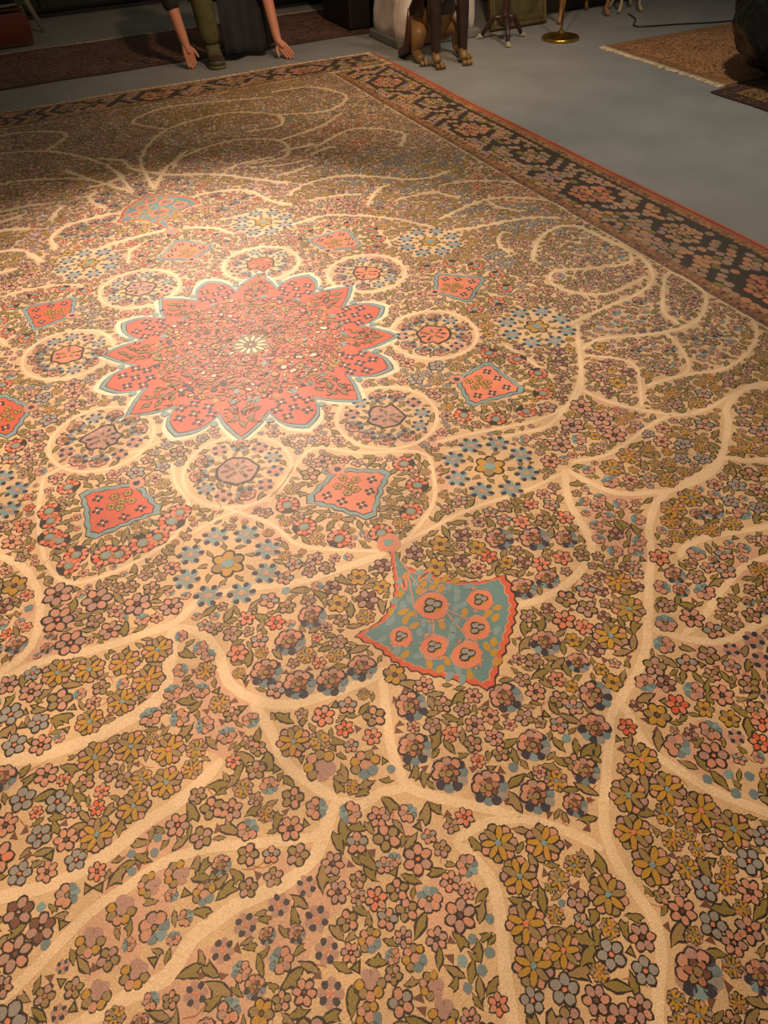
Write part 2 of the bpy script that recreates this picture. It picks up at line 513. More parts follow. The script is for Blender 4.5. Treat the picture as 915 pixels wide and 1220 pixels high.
VINES = [(30, [(-1035, -1235), (-986, -1244), (-907, -1275), (-796, -1284), (-693, -1272), (-639, -1243), (-605, -1173), (-574, -1086)]),
         (22, [(-1020, -1045), (-966, -1047), (-873, -1039), (-733, -1066), (-635, -1073), (-565, -1075), (-491, -1037), (-408, -1049), (-266, -1094), (-157, -1107), (-22, -1115)]),
         (24, [(-568, -1087), (-520, -1134), (-500, -1203), (-503, -1291), (-456, -1370), (-392, -1408), (-298, -1422), (-219, -1428), (-181, -1421)]),
         (22, [(-472, -1352), (-461, -1438), (-460, -1498), (-450, -1546), (-414, -1611), (-395, -1640)]),
         (26, [(-395, -1640), (-430, -1673), (-471, -1716), (-538, -1736), (-586, -1734), (-637, -1731), (-678, -1738), (-719, -1746), (-771, -1782), (-828, -1780), (-876, -1781), (-926, -1784), (-992, -1790)]),
         (26, [(-1057, -1514), (-1015, -1521), (-944, -1539), (-884, -1545), (-803, -1532), (-742, -1511), (-681, -1503), (-624, -1483), (-571, -1456)]),
         (20, [(-430, -1673), (-458, -1685), (-492, -1676), (-567, -1644), (-621, -1623), (-678, -1605), (-741, -1600), (-806, -1612), (-860, -1620), (-931, -1650), (-1005, -1682), (-1059, -1694)]),
         (20, [(162, -1405), (236, -1422), (310, -1417), (377, -1398), (439, -1362), (470, -1320), (485, -1259), (512, -1171), (577, -1069)]),
         (19, [(577, -1069), (608, -1162), (644, -1220), (714, -1258), (805, -1285), (950, -1273), (1121, -1150), (1193, -1076), (1326, -1033), (1444, -1061)]),
         (20, [(797, -1273), (714, -1299), (630, -1361), (570, -1439), (500, -1510), (440, -1578), (378, -1641), (320, -1683), (271, -1708), (222, -1730), (184, -1750), (140, -1801), (92, -1852), (48, -1899), (23, -1939), (10, -1986), (7, -2025), (8, -2059), (4, -2094), (-19, -2132), (-54, -2163), (-104, -2218)]),
         (19, [(413, -1610), (440, -1638), (461, -1665), (515, -1706), (567, -1721), (636, -1718), (718, -1718)]),
         (17, [(466, -1659), (540, -1648), (597, -1622), (672, -1596), (748, -1576), (868, -1583)]),
         (18, [(626, -1478), (666, -1458), (736, -1460), (812, -1480), (942, -1516)]),
         (19, [(763, -1281), (908, -1270), (1000, -1251), (1055, -1293), (1146, -1331)]),
         (18, [(-233, -1815), (-195, -1810), (-158, -1814), (-97, -1837), (-51, -1878), (-20, -1915), (3, -1951)]),
         (22, [(-233, -1815), (-215, -1857), (-210, -1915), (-236, -1979), (-266, -2035), (-302, -2117)]),
         (20, [(-192, -1433), (-224, -1514), (-250, -1587), (-261, -1646), (-256, -1688), (-208, -1737), (-145, -1790), (-97, -1837)]),
         (20, [(-395, -1640), (-359, -1672), (-311, -1667), (-263, -1684)]),
         (19, [(230, -1726), (223, -1775), (210, -1831), (221, -1874), (240, -1915), (262, -1964), (297, -2011), (338, -2062)]),
         (20, [(-924, -640), (-870, -718), (-847, -824), (-857, -920), (-895, -994), (-984, -1040)]),
         (16, [(319, -835), (395, -855), (540, -867), (653, -883), (812, -799), (937, -679), (1037, -526)]),
         (16, [(1092, -454), (976, -620), (863, -775), (754, -832), (636, -845), (531, -825), (424, -803), (314, -788)]),
         (17, [(1074, -443), (1229, -416), (1438, -391), (1565, -318), (1632, -166), (1616, 22), (1595, 198), (1500, 234), (1364, 170), (1236, 30)]),
         (13, [(1628, 15), (1625, -101), (1557, -182), (1410, -147), (1260, -93), (1191, -165), (1230, -279), (1357, -337), (1545, -306)]),
         (17, [(995, -595), (1102, -575), (1282, -639), (1449, -656), (1577, -586), (1652, -491), (1640, -329), (1495, -453), (1416, -550), (1408, -633)]),
         (14, [(1326, -658), (1308, -741), (1254, -846), (1194, -879), (1119, -875), (1053, -870)]),
         (17, [(1053, -870), (1181, -877), (1344, -918), (1509, -872), (1618, -791), (1665, -692), (1658, -604)]),
         (18, [(858, -783), (890, -873), (957, -965), (1043, -1041), (1152, -1053), (1294, -1036), (1433, -1071)]),
         (13, [(986, -625), (1074, -699), (1091, -777), (964, -949)]),
         (15, [(611, -1055), (737, -1077), (937, -1030), (1016, -1026)]),
         (15, [(-226, -790), (-112, -693), (-21, -636), (85, -716), (250, -806), (237, -904), (178, -1009), (70, -1087), (3, -1105)]),
         (15, [(-345, -748), (-251, -872), (-217, -970), (-166, -1021), (-19, -1110)]),
         (15, [(-773, -378), (-808, -542), (-815, -699), (-789, -809), (-722, -845), (-600, -837), (-487, -790), (-425, -694), (-434, -592), (-420, -496)]),
         (15, [(-773, -378), (-680, -354), (-534, -390), (-429, -380)]),
         (13, [(-448, -808), (-384, -790), (-272, -780), (-211, -783)]),
         (16, [(3, -1105), (88, -1097), (254, -1080), (412, -1090), (568, -1081)])]
FLOWERS = [('P', -803, -853, 37), ('P', -719, -916, 37), ('P', -633, -977, 34), ('P', -561, -1023, 28), ('P', -816, -934, 38), ('P', -800, -1017, 35), ('P', -723, -1051, 37),
           ('P', -635, -1061, 35), ('G', -840, -1086, 35), ('G', -774, -1112, 34), ('G', -698, -1130, 34), ('G', -622, -1131, 35), ('G', -661, -1199, 36), ('G', -725, -1228, 32),
           ('P', -901, -1109, 26), ('P', -945, -1065, 24), ('B', -892, -1062, 19), ('R', -771, -665, 29), ('R', -764, -769, 30), ('R', -670, -778, 36), ('R', -573, -780, 36),
           ('R', -484, -736, 38), ('R', -780, -576, 29), ('R', -692, -659, 23), ('S', -865, -678, 21), ('S', -824, -671, 20), ('S', -819, -750, 21), ('S', -670, -855, 19),
           ('S', -635, -854, 16), ('S', -592, -893, 20), ('S', -666, -900, 18), ('S', -635, -916, 21), ('S', -591, -944, 22), ('Y', -897, -772, 32), ('Q', -873, -820, 19),
           ('D', -873, -864, 14), ('Q', -931, -918, 15), ('Q', -886, -921, 15), ('N', -926, -828, 24), ('M', -564, -1119, 18), ('M', -589, -1210, 20), ('M', -621, -1256, 23),
           ('Y', -409, -927, 44), ('S', -452, -1062, 17), ('S', -416, -1078, 17), ('S', -343, -1117, 25), ('S', -311, -1156, 22), ('S', -497, -1060, 18), ('S', -175, -1089, 22),
           ('S', -220, -1080, 20), ('S', -247, -1038, 22), ('S', -283, -1070, 22), ('D', -296, -1110, 14), ('Q', -410, -1142, 22), ('Q', -352, -1187, 23), ('Q', -460, -1227, 25),
           ('S', -455, -1170, 23), ('S', -405, -1218, 21), ('S', -506, -1116, 18), ('S', -486, -1136, 19), ('Y', -119, -1154, 27), ('N', -191, -1153, 23), ('N', -130, -1226, 28),
           ('Y', -198, -1205, 27), ('N', -48, -1148, 24), ('Y', -81, -1208, 22), ('W', -269, -1210, 36), ('W', -343, -1253, 38), ('W', -420, -1305, 38), ('W', -366, -1367, 38),
           ('W', -298, -1394, 38), ('W', -224, -1393, 36), ('Q', -304, -1338, 17), ('Q', -282, -1272, 14), ('S', -211, -1255, 20), ('M', -533, -1172, 21), ('M', -521, -1201, 20),
           ('M', -563, -1281, 22), ('M', -507, -1304, 20), ('M', -482, -1338, 20), ('M', -519, -1240, 15), ('N', 184, -1153, 24), ('Y', 118, -1152, 28), ('Y', 195, -1210, 25),
           ('N', 44, -1149, 25), ('Y', 69, -1215, 29), ('N', 134, -1226, 24), ('S', 87, -1092, 24), ('W', 263, -1209, 39), ('W', 343, -1252, 42), ('W', 416, -1291, 32),
           ('Q', 349, -1185, 26), ('S', 401, -1213, 26), ('Q', 205, -1248, 24), ('S', 277, -1266, 20), ('Q', 307, -1331, 25), ('W', 293, -1378, 32), ('Q', 367, -1339, 25),
           ('W', 225, -1375, 34), ('S', 296, -1450, 26), ('Q', 254, -1498, 28), ('S', 187, -1449, 20), ('W', 178, -1529, 36), ('S', 127, -1559, 22), ('W', 211, -1607, 28),
           ('Q', 144, -1620, 20), ('S', 120, -1663, 22), ('W', 20, -1605, 38), ('W', -170, -1528, 37), ('S', -108, -1558, 20), ('Y', -167, -1444, 26), ('G', 695, -1372, 27),
           ('G', 765, -1445, 25), ('G', 830, -1454, 25), ('G', 672, -1420, 23), ('G', 729, -1421, 22), ('M', 514, -1288, 20), ('M', 490, -1331, 20), ('M', 611, -1362, 20),
           ('M', 576, -1386, 22), ('M', 498, -1385, 23), ('Q', 582, -1454, 27), ('S', 416, -1357, 22), ('S', 449, -1379, 17), ('S', 418, -1397, 14), ('S', 456, -1412, 15),
           ('S', 512, -1445, 16), ('G', 442, -1465, 33), ('G', 409, -1543, 38), ('G', 321, -1585, 39), ('S', 355, -1452, 25), ('S', 323, -1497, 26), ('Q', 283, -1537, 23),
           ('S', 619, -1544, 24), ('M', 674, -1487, 27), ('S', 734, -1520, 25), ('S', 695, -1566, 25), ('M', 524, -1531, 24), ('S', 495, -1578, 23), ('M', 457, -1616, 28),
           ('M', 602, -1588, 29), ('P', 521, -1634, 28), ('S', 620, -1641, 23), ('S', 538, -1683, 24), ('S', 586, -1661, 18), ('S', 596, -1690, 21), ('S', 647, -1693, 23),
           ('G', 770, -1602, 26), ('S', 704, -1638, 20), ('M', 412, -1659, 27), ('S', 355, -1695, 26), ('M', 308, -1718, 26), ('S', 423, -1722, 24), ('S', 480, -1727, 25),
           ('M', 386, -1780, 26), ('S', 448, -1769, 19), ('S', 503, -1773, 20), ('P', 432, -1816, 26), ('Q', 333, -1789, 25), ('S', 503, -1824, 23), ('K', 599, -1745, 29),
           ('K', 536, -1740, 22), ('K', 573, -1794, 28), ('D', 264, -1698, 12), ('S', 282, -1647, 14), ('S', 310, -1674, 12), ('W', 193, -1690, 37), ('W', 228, -1612, 33),
           ('B', -948, -1146, 26), ('B', -897, -1195, 23), ('G', -798, -1244, 30), ('B', -950, -1224, 25), ('P', -900, -1250, 23), ('M', -679, -1292, 27), ('M', -625, -1324, 24),
           ('G', -804, -1330, 34), ('G', -732, -1341, 34), ('G', -664, -1384, 34), ('G', -686, -1451, 32), ('G', -756, -1468, 32), ('G', -831, -1490, 33), ('P', -900, -1323, 24),
           ('B', -950, -1353, 25), ('B', -888, -1390, 24), ('W', -981, -1288, 31), ('S', -760, -1408, 19), ('B', -930, -1442, 23), ('P', -885, -1473, 23), ('B', -875, -1519, 20),
           ('P', -986, -1390, 23), ('B', -973, -1496, 22), ('P', -927, -1516, 20), ('D', -769, -1533, 10), ('D', -720, -1514, 12), ('D', -741, -1574, 10), ('D', -780, -1556, 10),
           ('D', -786, -1588, 10), ('D', -728, -1550, 10), ('P', -688, -1544, 23), ('Q', -844, -1558, 18), ('M', -581, -1366, 23), ('M', -546, -1409, 23), ('M', -489, -1401, 21),
           ('S', -497, -1469, 18), ('S', -449, -1430, 15), ('S', -446, -1389, 14), ('S', -414, -1409, 12), ('Q', -348, -1463, 25), ('S', -292, -1465, 21), ('S', -252, -1514, 25),
           ('Q', -320, -1511, 20), ('Q', -276, -1553, 20), ('G', -426, -1488, 34), ('H', -396, -1563, 38), ('H', -315, -1603, 34), ('S', -324, -1552, 16), ('Q', -552, -1471, 17),
           ('M', -504, -1553, 21), ('S', -472, -1597, 23), ('M', -437, -1638, 25), ('P', -588, -1564, 23), ('M', -570, -1614, 24), ('P', -497, -1650, 24), ('S', -654, -1588, 22),
           ('M', -384, -1675, 25), ('P', -338, -1708, 21), ('S', -396, -1733, 22), ('S', -586, -1658, 21), ('S', -547, -1678, 17), ('S', -503, -1701, 22), ('P', -451, -1745, 21),
           ('S', -637, -1506, 18), ('S', -369, -1791, 16), ('W', -210, -1616, 37), ('W', -174, -1696, 39), ('W', -119, -1756, 38), ('W', 9, -1723, 36), ('W', -46, -1813, 36),
           ('Q', -128, -1623, 19), ('S', -99, -1664, 20), ('S', -60, -1708, 18), ('Q', -109, -1700, 16), ('D', -54, -1744, 12), ('S', -112, -1559, 20), ('S', -77, -1586, 19),
           ('S', 120, -1664, 19), ('S', 82, -1711, 20), ('D', 77, -1743, 12), ('S', 137, -1693, 20), ('S', 60, -1793, 20), ('W', 9, -1861, 25), ('Q', -258, -1701, 17),
           ('Q', -238, -1711, 12), ('M', -284, -1727, 21), ('S', -269, -1659, 11), ('D', -273, -1634, 11), ('Q', -192, -1784, 19), ('G', -161, -1854, 34), ('G', -86, -1893, 34),
           ('G', -159, -1920, 33), ('P', -308, -1810, 28), ('M', -233, -1862, 23), ('M', -348, -1790, 16), ('G', -60, -1951, 19), ('S', -222, -1786, 16), ('S', -318, -1713, 12),
           ('W', 144, -1751, 36), ('W', 70, -1816, 30), ('W', 22, -1876, 29), ('G', 183, -1850, 34), ('G', 112, -1895, 35), ('G', 186, -1920, 34), ('G', 214, -1981, 35),
           ('G', 242, -2035, 34), ('G', 73, -1954, 34), ('G', 65, -2015, 36), ('G', -45, -1954, 32), ('Q', 206, -1781, 20), ('S', 328, -1801, 25), ('M', 267, -1861, 30),
           ('M', 353, -1866, 26), ('P', 316, -1909, 30), ('D', 270, -1940, 12), ('D', 313, -1952, 12), ('D', 346, -1974, 12), ('D', 297, -1987, 12), ('D', 326, -2004, 12),
           ('S', 286, -1831, 10), ('B', 279, -2070, 20), ('B', 224, -2089, 24), ('Q', 460, -1900, 26), ('Q', 419, -1932, 22), ('S', 470, -1873, 22), ('M', -900, -1574, 25),
           ('Q', -863, -1607, 19), ('N', -983, -1563, 26), ('N', -951, -1608, 25), ('N', -972, -1655, 24), ('H', -817, -1642, 29), ('H', -762, -1626, 24), ('H', -712, -1631, 26),
           ('H', -876, -1668, 28), ('H', -818, -1752, 27), ('H', -752, -1753, 28), ('H', -882, -1753, 27), ('S', -919, -1645, 12), ('D', -946, -1572, 10), ('D', -947, -1639, 10),
           ('P', -1023, -1670, 18), ('S', -960, -1716, 18), ('K', -926, -1686, 14), ('K', -943, -1751, 16), ('M', -803, -1803, 16), ('G', -862, -1799, 17), ('K', -565, -1765, 23),
           ('K', -509, -1758, 22), ('K', -628, -1768, 24), ('K', -676, -1787, 23), ('K', -513, -1816, 26), ('K', -517, -1869, 25), ('K', -536, -1928, 26), ('K', -735, -1828, 23),
           ('M', -592, -1846, 24), ('H', -678, -1687, 23), ('S', -604, -1713, 18), ('P', -462, -1794, 20), ('S', -466, -1844, 19), ('S', -422, -1791, 16), ('Q', -406, -1835, 21),
           ('S', -692, -1733, 21), ('H', -444, -1890, 23), ('H', -472, -1945, 28), ('H', -493, -1987, 24), ('S', -557, -1717, 18), ('Y', -647, -1902, 21), ('M', -322, -1878, 26),
           ('P', -287, -1926, 28), ('D', -244, -1954, 10), ('D', -287, -1967, 10), ('D', -272, -1998, 11), ('D', -297, -2014, 11), ('D', -320, -1987, 11), ('D', -332, -2024, 10),
           ('M', -421, -1927, 15), ('H', -388, -1948, 24), ('H', -382, -1995, 23), ('G', -193, -1990, 34), ('G', -218, -2047, 33), ('B', -248, -2087, 20), ('B', -193, -2098, 24),
           ('Q', -300, -2066, 17), ('H', -385, -2036, 26), ('D', -118, -1991, 8), ('G', -38, -2017, 34), ('B', 121, -2088, 23), ('P', 59, -2097, 24), ('P', 186, -2128, 22),
           ('B', 90, -2137, 23), ('P', 138, -2171, 23), ('P', -30, -2097, 23), ('B', -93, -2093, 24), ('B', -59, -2138, 22), ('P', -156, -2133, 23), ('P', -101, -2174, 21),
           ('W', 16, -2178, 40), ('W', 103, -2230, 28)]
PEND = [(-3, -1102), (-4, -1166), (38, -1230), (92, -1283), (147, -1312), (198, -1321), (191, -1366), (176, -1407), (142, -1447), (92, -1493), (49, -1528), (4, -1567), (-27, -1537), (-77, -1493), (-124, -1449), (-149, -1408), (-164, -1362), (-193, -1313), (-144, -1304), (-105, -1288), (-62, -1245), (-31, -1180)]
PF = [('pf', 0.001, -1.317, 0.051), ('pf', 0.113, -1.356, 0.039), ('pf', 0.061, -1.423, 0.040), ('pf', -0.107, -1.361, 0.033), ('pf', -0.053, -1.421, 0.037), ('pf', 0.003, -1.474, 0.042)]
BLUSH = [(0.543, -1.342, 0.088), (0.634, -1.249, 0.058), (-0.567, -1.252, 0.056), (-0.559, -1.394, 0.062), (-0.8, -1.587, 0.054), (-0.85, -1.677, 0.066), (-0.786, -1.658, 0.06), (-0.342, -1.879, 0.045), (0.308, -1.899, 0.06), (0.733, -1.574, 0.063), (-0.281, -0.772, 0.066), (-0.254, -0.93, 0.056), (1.005, -0.718, 0.085), (-0.68, -0.354, 0.063), (0.842, -0.94, 0.104), (0.499, -1.753, 0.075), (-0.318, -1.735, 0.04), (-0.727, -1.824, 0.084), (-0.557, -1.813, 0.059)]
VINES = [(w / 1000 * (1 if i < 20 else .76), [(x / 1000, y / 1000) for x, y in q]) for i, (w, q) in enumerate(VINES)]
FLOWERS = [(k, x / 1000, y / 1000, r / 1000) for k, x, y, r in FLOWERS]

# ---- medallion with sixteen lobes
def med(k, add=0.0, n=10):
    out = []
    for lobe in range(16):
        for i in range(n):
            t = -1 + 2 * i / n
            a = (lobe + t / 2) * PI / 8 - PI / 2
            wide = lobe % 2 == 0
            r = 0.408 + 0.105 * (1 - abs(t) ** (2.8 if wide else 1.35)) + 0.016 * max(0, 1 - 3 * abs(t))
            r = r * k + add
            out.append((r * math.cos(a), r * math.sin(a)))
    return np.array(out)


pat.star('ivory', 1, med(1, 0.030), (0, 0), 12)
pat.star('ink', 2, med(1, 0.010), (0, 0), 12)
pat.star('steel', 3, med(1, 0.006), (0, 0), 12)
pat.star('ink', 4, med(1, -0.011), (0, 0), 12)
pat.star('red', 5, med(1, -0.015), (0, 0), 12)
fill_poly(med(1, 0.03))


def lift(t, n):
    return [(d, l + n, p) for d, l, p in t]


for lobe in range(16):
    a = lobe * PI / 8 - PI / 2

    def pol(r, da):
        return r * math.cos(a + da), r * math.sin(a + da)
    if lobe % 2 == 0:
        for r, da in ((.452, .075), (.452, -.075), (.415, .0), (.405, .135), (.405, -.135), (.37, .07), (.37, -.07)):
            x, y = pol(r, da)
            pat.put(lift(FL['X'][0], 3), x, y, 0.026, a + R.uniform(-.2, .2))
    else:
        for r, da, s in ((.455, 0, .020), (.425, .055, .019), (.425, -.055, .019), (.39, 0, .021), (.38, .10, .016), (.38, -.10, .016), (.352, 0.03, .015)):
            x, y = pol(r, da)
            pat.put(lift(LEAF[R.choice((0, 1, 12))], 7), x, y, s, a + R.uniform(-.6, .6))
    for da in (.19,):
        x, y = pol(.452, da)
        pat.put(lift(jag_disc('steel', 1, 6, 9), 3), x, y, .014)
    for s in (-1, 1):
        x, y = pol(.335, s * .1)
        pat.put(lift(jag_disc(R.choice(('steel', 'gold', 'ink')), 1, 6, 9), 3), x, y, .014)
pts_used = []
for i in range(9000):
    r = 0.335 * math.sqrt(R.random())
    t = R.uniform(0, 2 * PI)
    x, y = r * math.cos(t), r * math.sin(t)
    s = R.choice((.010, .014, .017, .021) if i < 2500 else (.007, .009, .011))
    if r < .065 or any((x - u) ** 2 + (y - v) ** 2 < ((s + q) * .80) ** 2 for u, v, q in pts_used):
        continue
    pts_used.append((x, y, s))
    k = R.random()
    if k < .26:
        tm = LEAF[R.randrange(len(LEAF))]
    elif k < .50:
        tm = FL['Q'][R.randrange(3)] if k < .42 else [('ink', 1, ell(0, 0, 1, .8, 0, 8, .15)), (R.choice(('salmon', 'gold', 'pink')), 2, ell(0, 0, .72, .5, 0, 8, .2))]
    elif k < .58:
        tm = [('ink', 1, ell(0, 0, .95, .75, 0, 7, .2)), ('cream', 2, ell(0, 0, .7, .5, 0, 7, .3))]
    elif k < .66:
        tm = FL['S'][R.randrange(4)]
    elif k < .78:
        tm = FL['Y'][0]
    elif k < .86:
        tm = jag_disc(R.choice(('steel', 'gold')), .8, 2, 8, .2)
    elif k < .94:
        tm = ring(['cream', 'khaki'], 8, .6, .34, .12, 3, .08)
    else:
        tm = jag_disc('navy', .7, 2, 7, .3)
    pat.put(lift(tm, 9), x, y, s, R.uniform(0, 6.28))
for i in range(420):
    r, t, b = R.uniform(.07, .34), R.uniform(0, 6.28), R.uniform(0, 6.28)
    x, y = r * math.cos(t), r * math.sin(t)
    pat.ribbon('ink' if R.random() < .7 else 'brown', 13 + i % 3, [(x, y), (x + .012 * math.cos(b), y + .012 * math.sin(b)), (x + .020 * math.cos(b + .9), y + .020 * math.sin(b + .9))], .0026)
for lobe in range(1, 16, 2):
    for i in range(26):
        a, r = lobe * PI / 8 - PI / 2 + R.uniform(-.13, .13), R.uniform(.335, .455)
        b = R.uniform(0, 6.28)
        x, y = r * math.cos(a), r * math.sin(a)
        pat.ribbon('ink' if R.random() < .5 else 'olive', 11 + i % 3, [(x, y), (x + .012 * math.cos(b), y + .012 * math.sin(b)), (x + .020 * math.cos(b + .8), y + .020 * math.sin(b + .8))], .004)
pat.put(lift(jag_disc('khaki', 1.0, 9, 18, .08) + jag_disc('olive', .9, 10, 18, .15) + ring(['cream'], 12, .62, .28, .10, 12, .05) + dot('brown', .3, 13) + dot('cream', .08, 14), 0), 0, 0.0, .066)

# ---- eight ringed rounds about the medallion
ROUNDS = [(-.257, -.618), (.241, -.603), (.604, -.256), (.594, .276), (.246, .57), (-.254, .619), (-.594, .268), (-.582, -.273)]
for x, y in ROUNDS:
    a = math.atan2(y, x)
    p = [(x + .158 * math.cos(t), y + .158 * math.sin(t)) for t in np.linspace(0, 2 * PI, 25)]
    vine(p, .012)
    for k in range(11):
        t = a + PI / 11 + 2 * PI * k / 11
        kind = R.choice('WWKU')
        flower(kind, x + .112 * math.cos(t), y + .112 * math.sin(t), .031, t - PI / 2)
    for k in range(14):
        t = 2 * PI * k / 14
        pat.put(LEAF[R.randrange(len(LEAF))], x + .072 * math.cos(t), y + .072 * math.sin(t), .013, t + R.uniform(-.8, .8))
    q = ell(x, y, .062, .062, a, 18, .16)
    pat.poly('ink', 2, q)
    pat.poly(R.choice(('red', 'salmon', 'mauve')), 3, np.array((x, y)) + (q - (x, y)) * .86)
    for kk in range(9):
        t = a + kk * 2 * PI / 9
        pat.poly(R.choice(('ink', 'brown', 'pink')), 4, ell(x + .038 * math.cos(t), y + .038 * math.sin(t), .011, .006, t, 7, .2))
    for k in range(5):
        pat.put(lift(LEAF[k], 3), x + .02 * math.cos(k * 1.26), y + .02 * math.sin(k * 1.26), .010, k * 1.26)
    mark(x, y, .075)

# ---- eight outer rounds of blue blossoms about a gold one
for k in range(8):
    t0 = PI / 8 + k * PI / 4
    x, y = 1.035 * math.cos(t0), 1.035 * math.sin(t0)
    n = 8
    for j in range(n):
        t = t0 + PI / n + 2 * PI * j / n
        flower('U', x + .108 * math.cos(t), y + .108 * math.sin(t), .040)
    pat.put(FL['Y'][0], x, y, .046, t0)
    pat.put(lift(jag_disc('steel', .35, 4), 3), x, y, .046)
    for j in range(9):
        t = 2 * PI * j / 9
        pat.put(LEAF[R.randrange(len(LEAF))], x + .063 * math.cos(t), y + .063 * math.sin(t), .014, t + R.uniform(-.8, .8))
    mark(x, y, .072)

# ---- eight red shields between them
SH = [(0, .752), (.055, .785), (.128, .832), (.112, .862), (.082, .892), (.045, .94), (0, .984), (-.045, .94), (-.082, .892), (-.112, .862), (-.128, .832), (-.055, .785)]
for k in range(8):
    a = k * PI / 4 - PI / 2

    def loc(tx, rr):
        return rr * math.cos(a) - tx * math.sin(a), rr * math.sin(a) + tx * math.cos(a)
    c = np.array(loc(0, .86))
    base = smooth([loc(*p) for p in SH] + [loc(*SH[0])], .02)[:-1]
    zig = np.array([c + (p - c) * (1.0 + .035 * (-1) ** i) for i, p in enumerate(base)])
    pat.star('ink', 2, c + (zig - c) * 1.03, c, 3)
    pat.star('steel', 3, zig, c, 3)
    pat.star('ink', 4, c + (zig - c) * .86, c, 3)
    pat.star('red' if k in (5, 6, 7) else 'salmon', 5, c + (zig - c) * .83, c, 3)  # pile sheen painted as dye: left shields red, the others paler salmon
    for tx, rr in ((.07, .845), (-.07, .845), (.043, .887), (-.043, .887), (0, .925)):
        x, y = loc(tx, rr)
        pat.put(lift(FL['X'][0], 3), x, y, .020, a)
    for tx, rr in ((0, .835), (.028, .825), (-.028, .825), (0, .80), (.012, .86), (-.014, .862)):
        x, y = loc(tx, rr)
        pat.put(lift(FL['Y'][0], 5), x, y, .015, a)
    x, y = loc(0, .757)
    pat.put(lift(jag_disc('pink', 1, 4, 12) + jag_disc('navy', .45, 5, 8), 2), x, y, .024)
    fill_poly(c + (zig - c) * 1.06)
    # white-ground spikes and the ring of red rosettes
    for j in range(17):
        t = PI * (-.72 + 1.44 * j / 16)
        q = (.135 + .012 * R.random())
        x, y = c[0] + q * math.cos(a + t), c[1] + q * math.sin(a + t)
        if free(x, y, .008, .3):
            pat.put(LEAF[R.choice((0, 1, 12, 13))], x, y, .019, a + t + R.uniform(-.3, .3))
            mark(x, y, .012)
    if k in (0, 7):
        pass
    for j, t in enumerate((-1.75, -1.2, -.62, 0.0, .62, 1.2, 1.75)):
        q = .185
        x, y = c[0] + q * math.cos(a + t), c[1] + q * math.sin(a + t)
        if free(x, y, .022, .12):
            flower('R', x, y, .032, a + t)

# ---- the two blue pendants on the long axis
PEND = [(x / 1000, y / 1000) for x, y in PEND]
for sgn in (1, -1):
    pp = smooth(PEND + [PEND[0]], .012)[:-1] * np.array([1, sgn])
    c = np.array((0, -1.36 * sgn))
    wob = np.array([c + (p - c) * (1 + .018 * (-1) ** i) for i, p in enumerate(pp)])
    for dye, lay, k in (('ink', 2, 1.045), ('red', 3, 1.02), ('pink', 4, .945), ('teal', 5, .925)):
        pat.star(dye, lay, c + (wob - c) * k, c, 6)
    fill_poly(c + (pp - c) * 1.08)
    for q in ([(0, -1.17), (.0, -1.27), (.01, -1.33)], [(.0, -1.19), (.06, -1.30)], [(-.0, -1.19), (-.05, -1.33)], [(.02, -1.34), (.025, -1.45), (.0, -1.5)], [(.0, -1.30), (.06, -1.40)], [(0, -1.32), (-.04, -1.40)]):
        pat.ribbon('pink', 6, [(x, y * sgn) for x, y in q], .0035)
    for i in range(900):
        x, y = R.uniform(-.15, .15), R.uniform(-1.53, -1.2)
        if abs(x) < .165 - (abs(y + 1.35) * .62 if y < -1.35 else abs(y + 1.35) * .95) and all((x - u) ** 2 + (y - v) ** 2 > (.9 * q + .009) ** 2 for _, u, v, q in PF):
            PF.append(('leaf', x, y, .011))
            pat.put([('gold' if R.random() < .6 else 'steel', 6, ell(0, 0, .9, .5, 0, 8, .15))], x, y * sgn, .016, R.uniform(-.8, .8) + .6)
    for k, x, y, r in PF:
        if k == 'pf':
            pat.put(FL['pf'][0], x, y * sgn, r, 0)
    for x in (-.028, .03):
        pat.put([('salmon', 6, ell(0, 0, 1, .4, 0, 9)), ('brown', 7, ell(0, 0, .7, .12, 0, 8))], x, -1.225 * sgn, .024, 1.2 if x < 0 else .3)
    PF = [p for p in PF if p[0] == 'pf']
    pat.put(lift(jag_disc('pink', 1, 3, 14) + jag_disc('salmon', .75, 4, 12) + jag_disc('steel', .42, 5, 9), 1), 0, -1.085 * sgn, .034)
    mark(0, -1.085 * sgn, .034)

# ---- rosy patches of the ground where the vines fork
for bx, by, br in BLUSH:
    for sx in (1, -1):
        for sy in (1, -1):
            pat.poly('blush', .4, ell(bx * sx, by * sy, br, br * .8, R.uniform(0, 3), 18, .18))

# ---- vines: the traced ones, then their mirror images in the other quarters
for w, q in VINES:
    vine(q, w)
traced = np.array(vine_pts)
for sx, sy in ((-1, 1), (1, -1), (-1, -1)):
    for w, q in VINES:
        p = smooth(q, .02) * np.array([sx, sy])
        run = []
        have = np.array(vine_pts)
        wv = w * (.78 if sy < 0 else 1)
        for pt in p:
            near = np.min(np.sum((have - pt) ** 2, 1)) < .085 ** 2
            if not near and abs(pt[0]) < FX + .02 and abs(pt[1]) < FY:
                run.append(pt)
            else:
                if len(run) > 5:
                    vine(run[::2] + [run[-1]], wv)
                run = []
        if len(run) > 5:
            vine(run[::2] + [run[-1]], wv)

